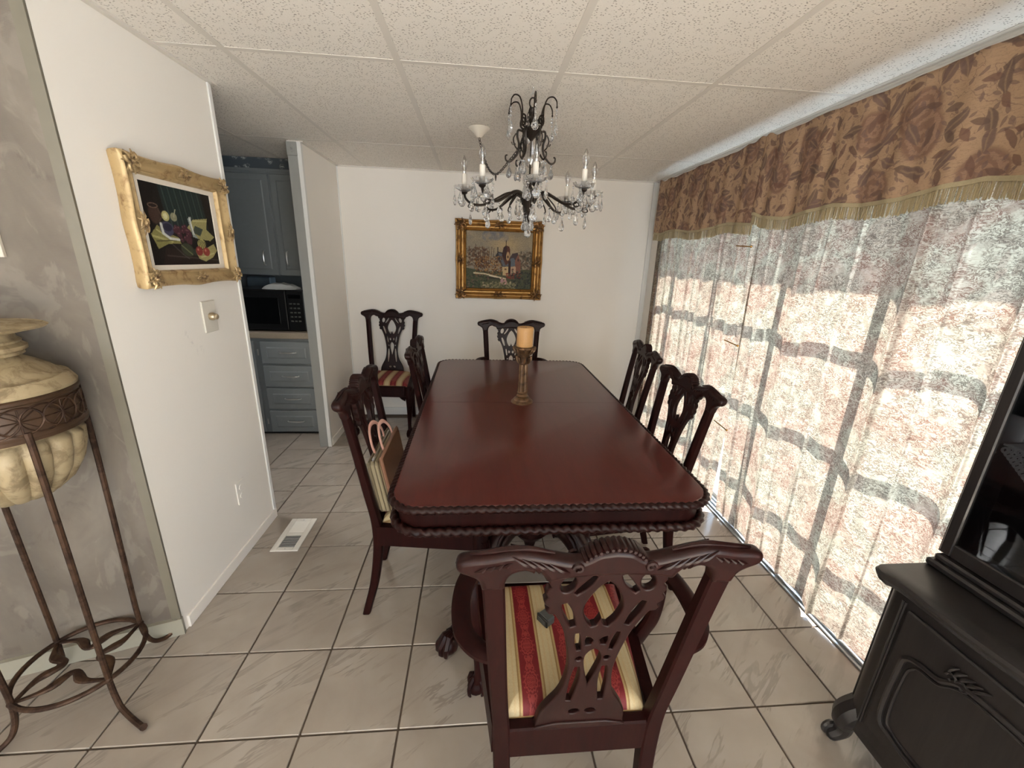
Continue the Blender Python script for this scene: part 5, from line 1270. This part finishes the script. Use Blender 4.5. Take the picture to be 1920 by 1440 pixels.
# ------------------------------------------------------------------ kitchen glimpsed through the opening
KF, KR = 2.07, -0.072
kb_ = thing('base_cabinet', 'blue-grey kitchen base cabinet with four drawers beyond the opening', 'cabinet', (-0.60, KF, 0))
ox = 0.60
kc = MB().box((-1.0 + ox, .001, .0), (KR + ox, .58, .815)); kc.build('carcass', M_KCAB, kb_, False)
MB().box((-1.0 + ox, -.004, .0), (KR + ox, .001, .012)).build('toe_strip', M_BLACK, kb_, False)
def raised(lo, hi, name, par, pull=None, pull_mat=None):
    """raised-panel front in the XZ plane, facing -Y"""
    (x0, z0), (x1, z1) = lo, hi; m = MB().box((x0, -.018, z0), (x1, .0, z1), .003)
    rs = [[(x0 + d, -y, z0 + d), (x1 - d, -y, z0 + d), (x1 - d, -y, z1 - d), (x0 + d, -y, z1 - d)] for d, y in ((.022, .0181), (.028, .014), (.034, .014), (.052, .0215))]
    m.rings(rs); o = m.build(name, M_KCAB, par, True, 20)
    if pull:
        px, pz, vert, L = pull; h = MB(); c = [(-L / 2, .0), (-L / 2 + .006, .018), (-L * .2, .026), (L * .2, .026), (L / 2 - .006, .018), (L / 2, 0)]
        h.tube([((px + a, -.018 - b, pz) if not vert else (px, -.018 - b, pz + a)) for a, b in crom(c, 3)], interp([0, .2, .5, .8, 1], [.006, .0045, .006, .0045, .006]), 6); h.build('handle', M_CHROME, o)
    return o
for z0, z1 in ((.612, .790), (.418, .592), (.224, .402), (.020, .208)):
    raised((-.538 + ox, z0), (-.150 + ox, z1), 'drawer', kb_, (-.333 + ox, (z0 + z1) / 2 + .004, False, .13))
raised((-.985 + ox, .02), (-.585 + ox, .79), 'door', kb_)
hg = MB()
for z in (.11, .70): hg.cbox((-.566 + ox, -.004, z), (.010, .006, .05), None, .001)
hg.build('hinge', M_CHROME, kb_)
ct = tag(MB().box((-1.02, 2.048, .815), (KR, 2.655, .862), .004).build('countertop', M_LAMIN), 'beige laminate kitchen countertop under the microwave', 'countertop')
mw = thing('microwave', 'black microwave oven on the kitchen counter', 'microwave', (-.46, 2.13, .862))
MB().box((-.27, 0, .006), (.27, .36, .325), .006).build('case', M_BLACK, mw)
for x in (-.22, .22):
    for y in (.05, .31): MB().box((x - .015, y - .015, 0), (x + .015, y + .015, .007)).build('foot', M_BLACK, mw, False)
d_ = MB().box((-.268, -.022, .012), (.135, 0, .318), .005).build('door', M_BLACK, mw)
MB().box((-.215, -.0245, .06), (.080, -.021, .265), .001).build('window', M_BLACKGLASS, d_)
p_ = MB().box((.140, -.020, .012), (.268, 0, .318), .004).build('control_panel', M_BLACK, mw)
MB().box((.155, -.0225, .262), (.250, -.0195, .292), .001).build('display', M_BLACKGLASS, p_)
bt = MB().box((0, -.003, 0), (.018, 0, .011), .001).mesh('button', M_GREYPL)
for r in range(5):
    for c in range(3): link('button', bt, p_, (.160 + c * .029, -.0195, .215 - r * .034))
pp = thing('paper_stack', 'pale crumpled paper bag lying on top of the microwave', 'papers', (-.40, 2.24, 1.187))
m = MB(); rr = random.Random(3); rs = []
for i in range(13):
    f = i / 12; x = -.13 + .26 * f; hgt = .012 + .038 * math.sin(PI * f) ** .7 + rr.uniform(-.004, .004); w = .05 + .05 * math.sin(PI * f)
    rs.append([(x, -w, .0), (x, -w * .6, hgt * .8), (x, 0, hgt), (x, w * .6, hgt * .75), (x, w, 0)])
m.rings(rs); m.build('bag', M_PAPERW, pp, True, 30)
MB().cbox((.06, -.06, .004), (.14, .10, .006), Matrix.Rotation(.3, 3, 'Z'), .001).build('sheet', M_PAPERW, pp)
M_CANISTER = pm('dull_blue_metal', S(120, 136, 148), 0.4, 0.5)
fl = tag(MB().box((-.80, 2.50, .862), (-.60, 2.60, 1.262), .01).build('canister', M_CANISTER), 'blue-grey metallic object at the back of the counter behind the microwave', 'canister')
ku = thing('wall_cabinet', 'blue-grey kitchen wall cabinet with two panelled doors', 'cabinet', (-.60, 2.36, 1.285))
MB().box((-1.15 + ox, .0, 0), (KR + ox, .29, .87)).build('carcass', M_KCAB, ku, False)
raised((-.445 - .40 + ox, .0), (-.452 + ox, .755), 'door', ku, (-.545 + ox, .135, True, .11))
raised((-.436 + ox, .0), (-.09 + ox, .755), 'door', ku, (-.366 + ox, .135, True, .11))
fs = MB().box((-1.15 + ox, -.006, .775), (KR + ox, 0, .80), .002); fs.build('cornice', M_KCAB, ku)
# wallpaper border over the cabinets
def make_border():
    t = NT('floral_border_paper'); v = t.coord('Object')
    vo = t.add('ShaderNodeTexVoronoi', {'Vector': t.mapping(v, scale=(1, 0, 1)), 'Scale': 16.0, 'Randomness': .7}); n = t.noise(v, 60, 3, .6, 1.0).outputs[0]
    k = t.math('MULTIPLY', t.math('SUBTRACT', 1.0, t.fade(vo.outputs[0], .28, .5)), t.fade(n, .42, .55))
    t.principled(t.mix(k, S(70, 78, 86), S(168, 172, 174)), .8); return t.m
M_BORDER = make_border()
tb = struct('trim_8', MB().box((-1.75, 2.352, 2.086), (KR, 2.360, H - .004), .001).box((-1.75, 2.345, 2.078), (KR, 2.36, 2.088)), M_BORDER, label='floral wallpaper border above the kitchen cabinets')
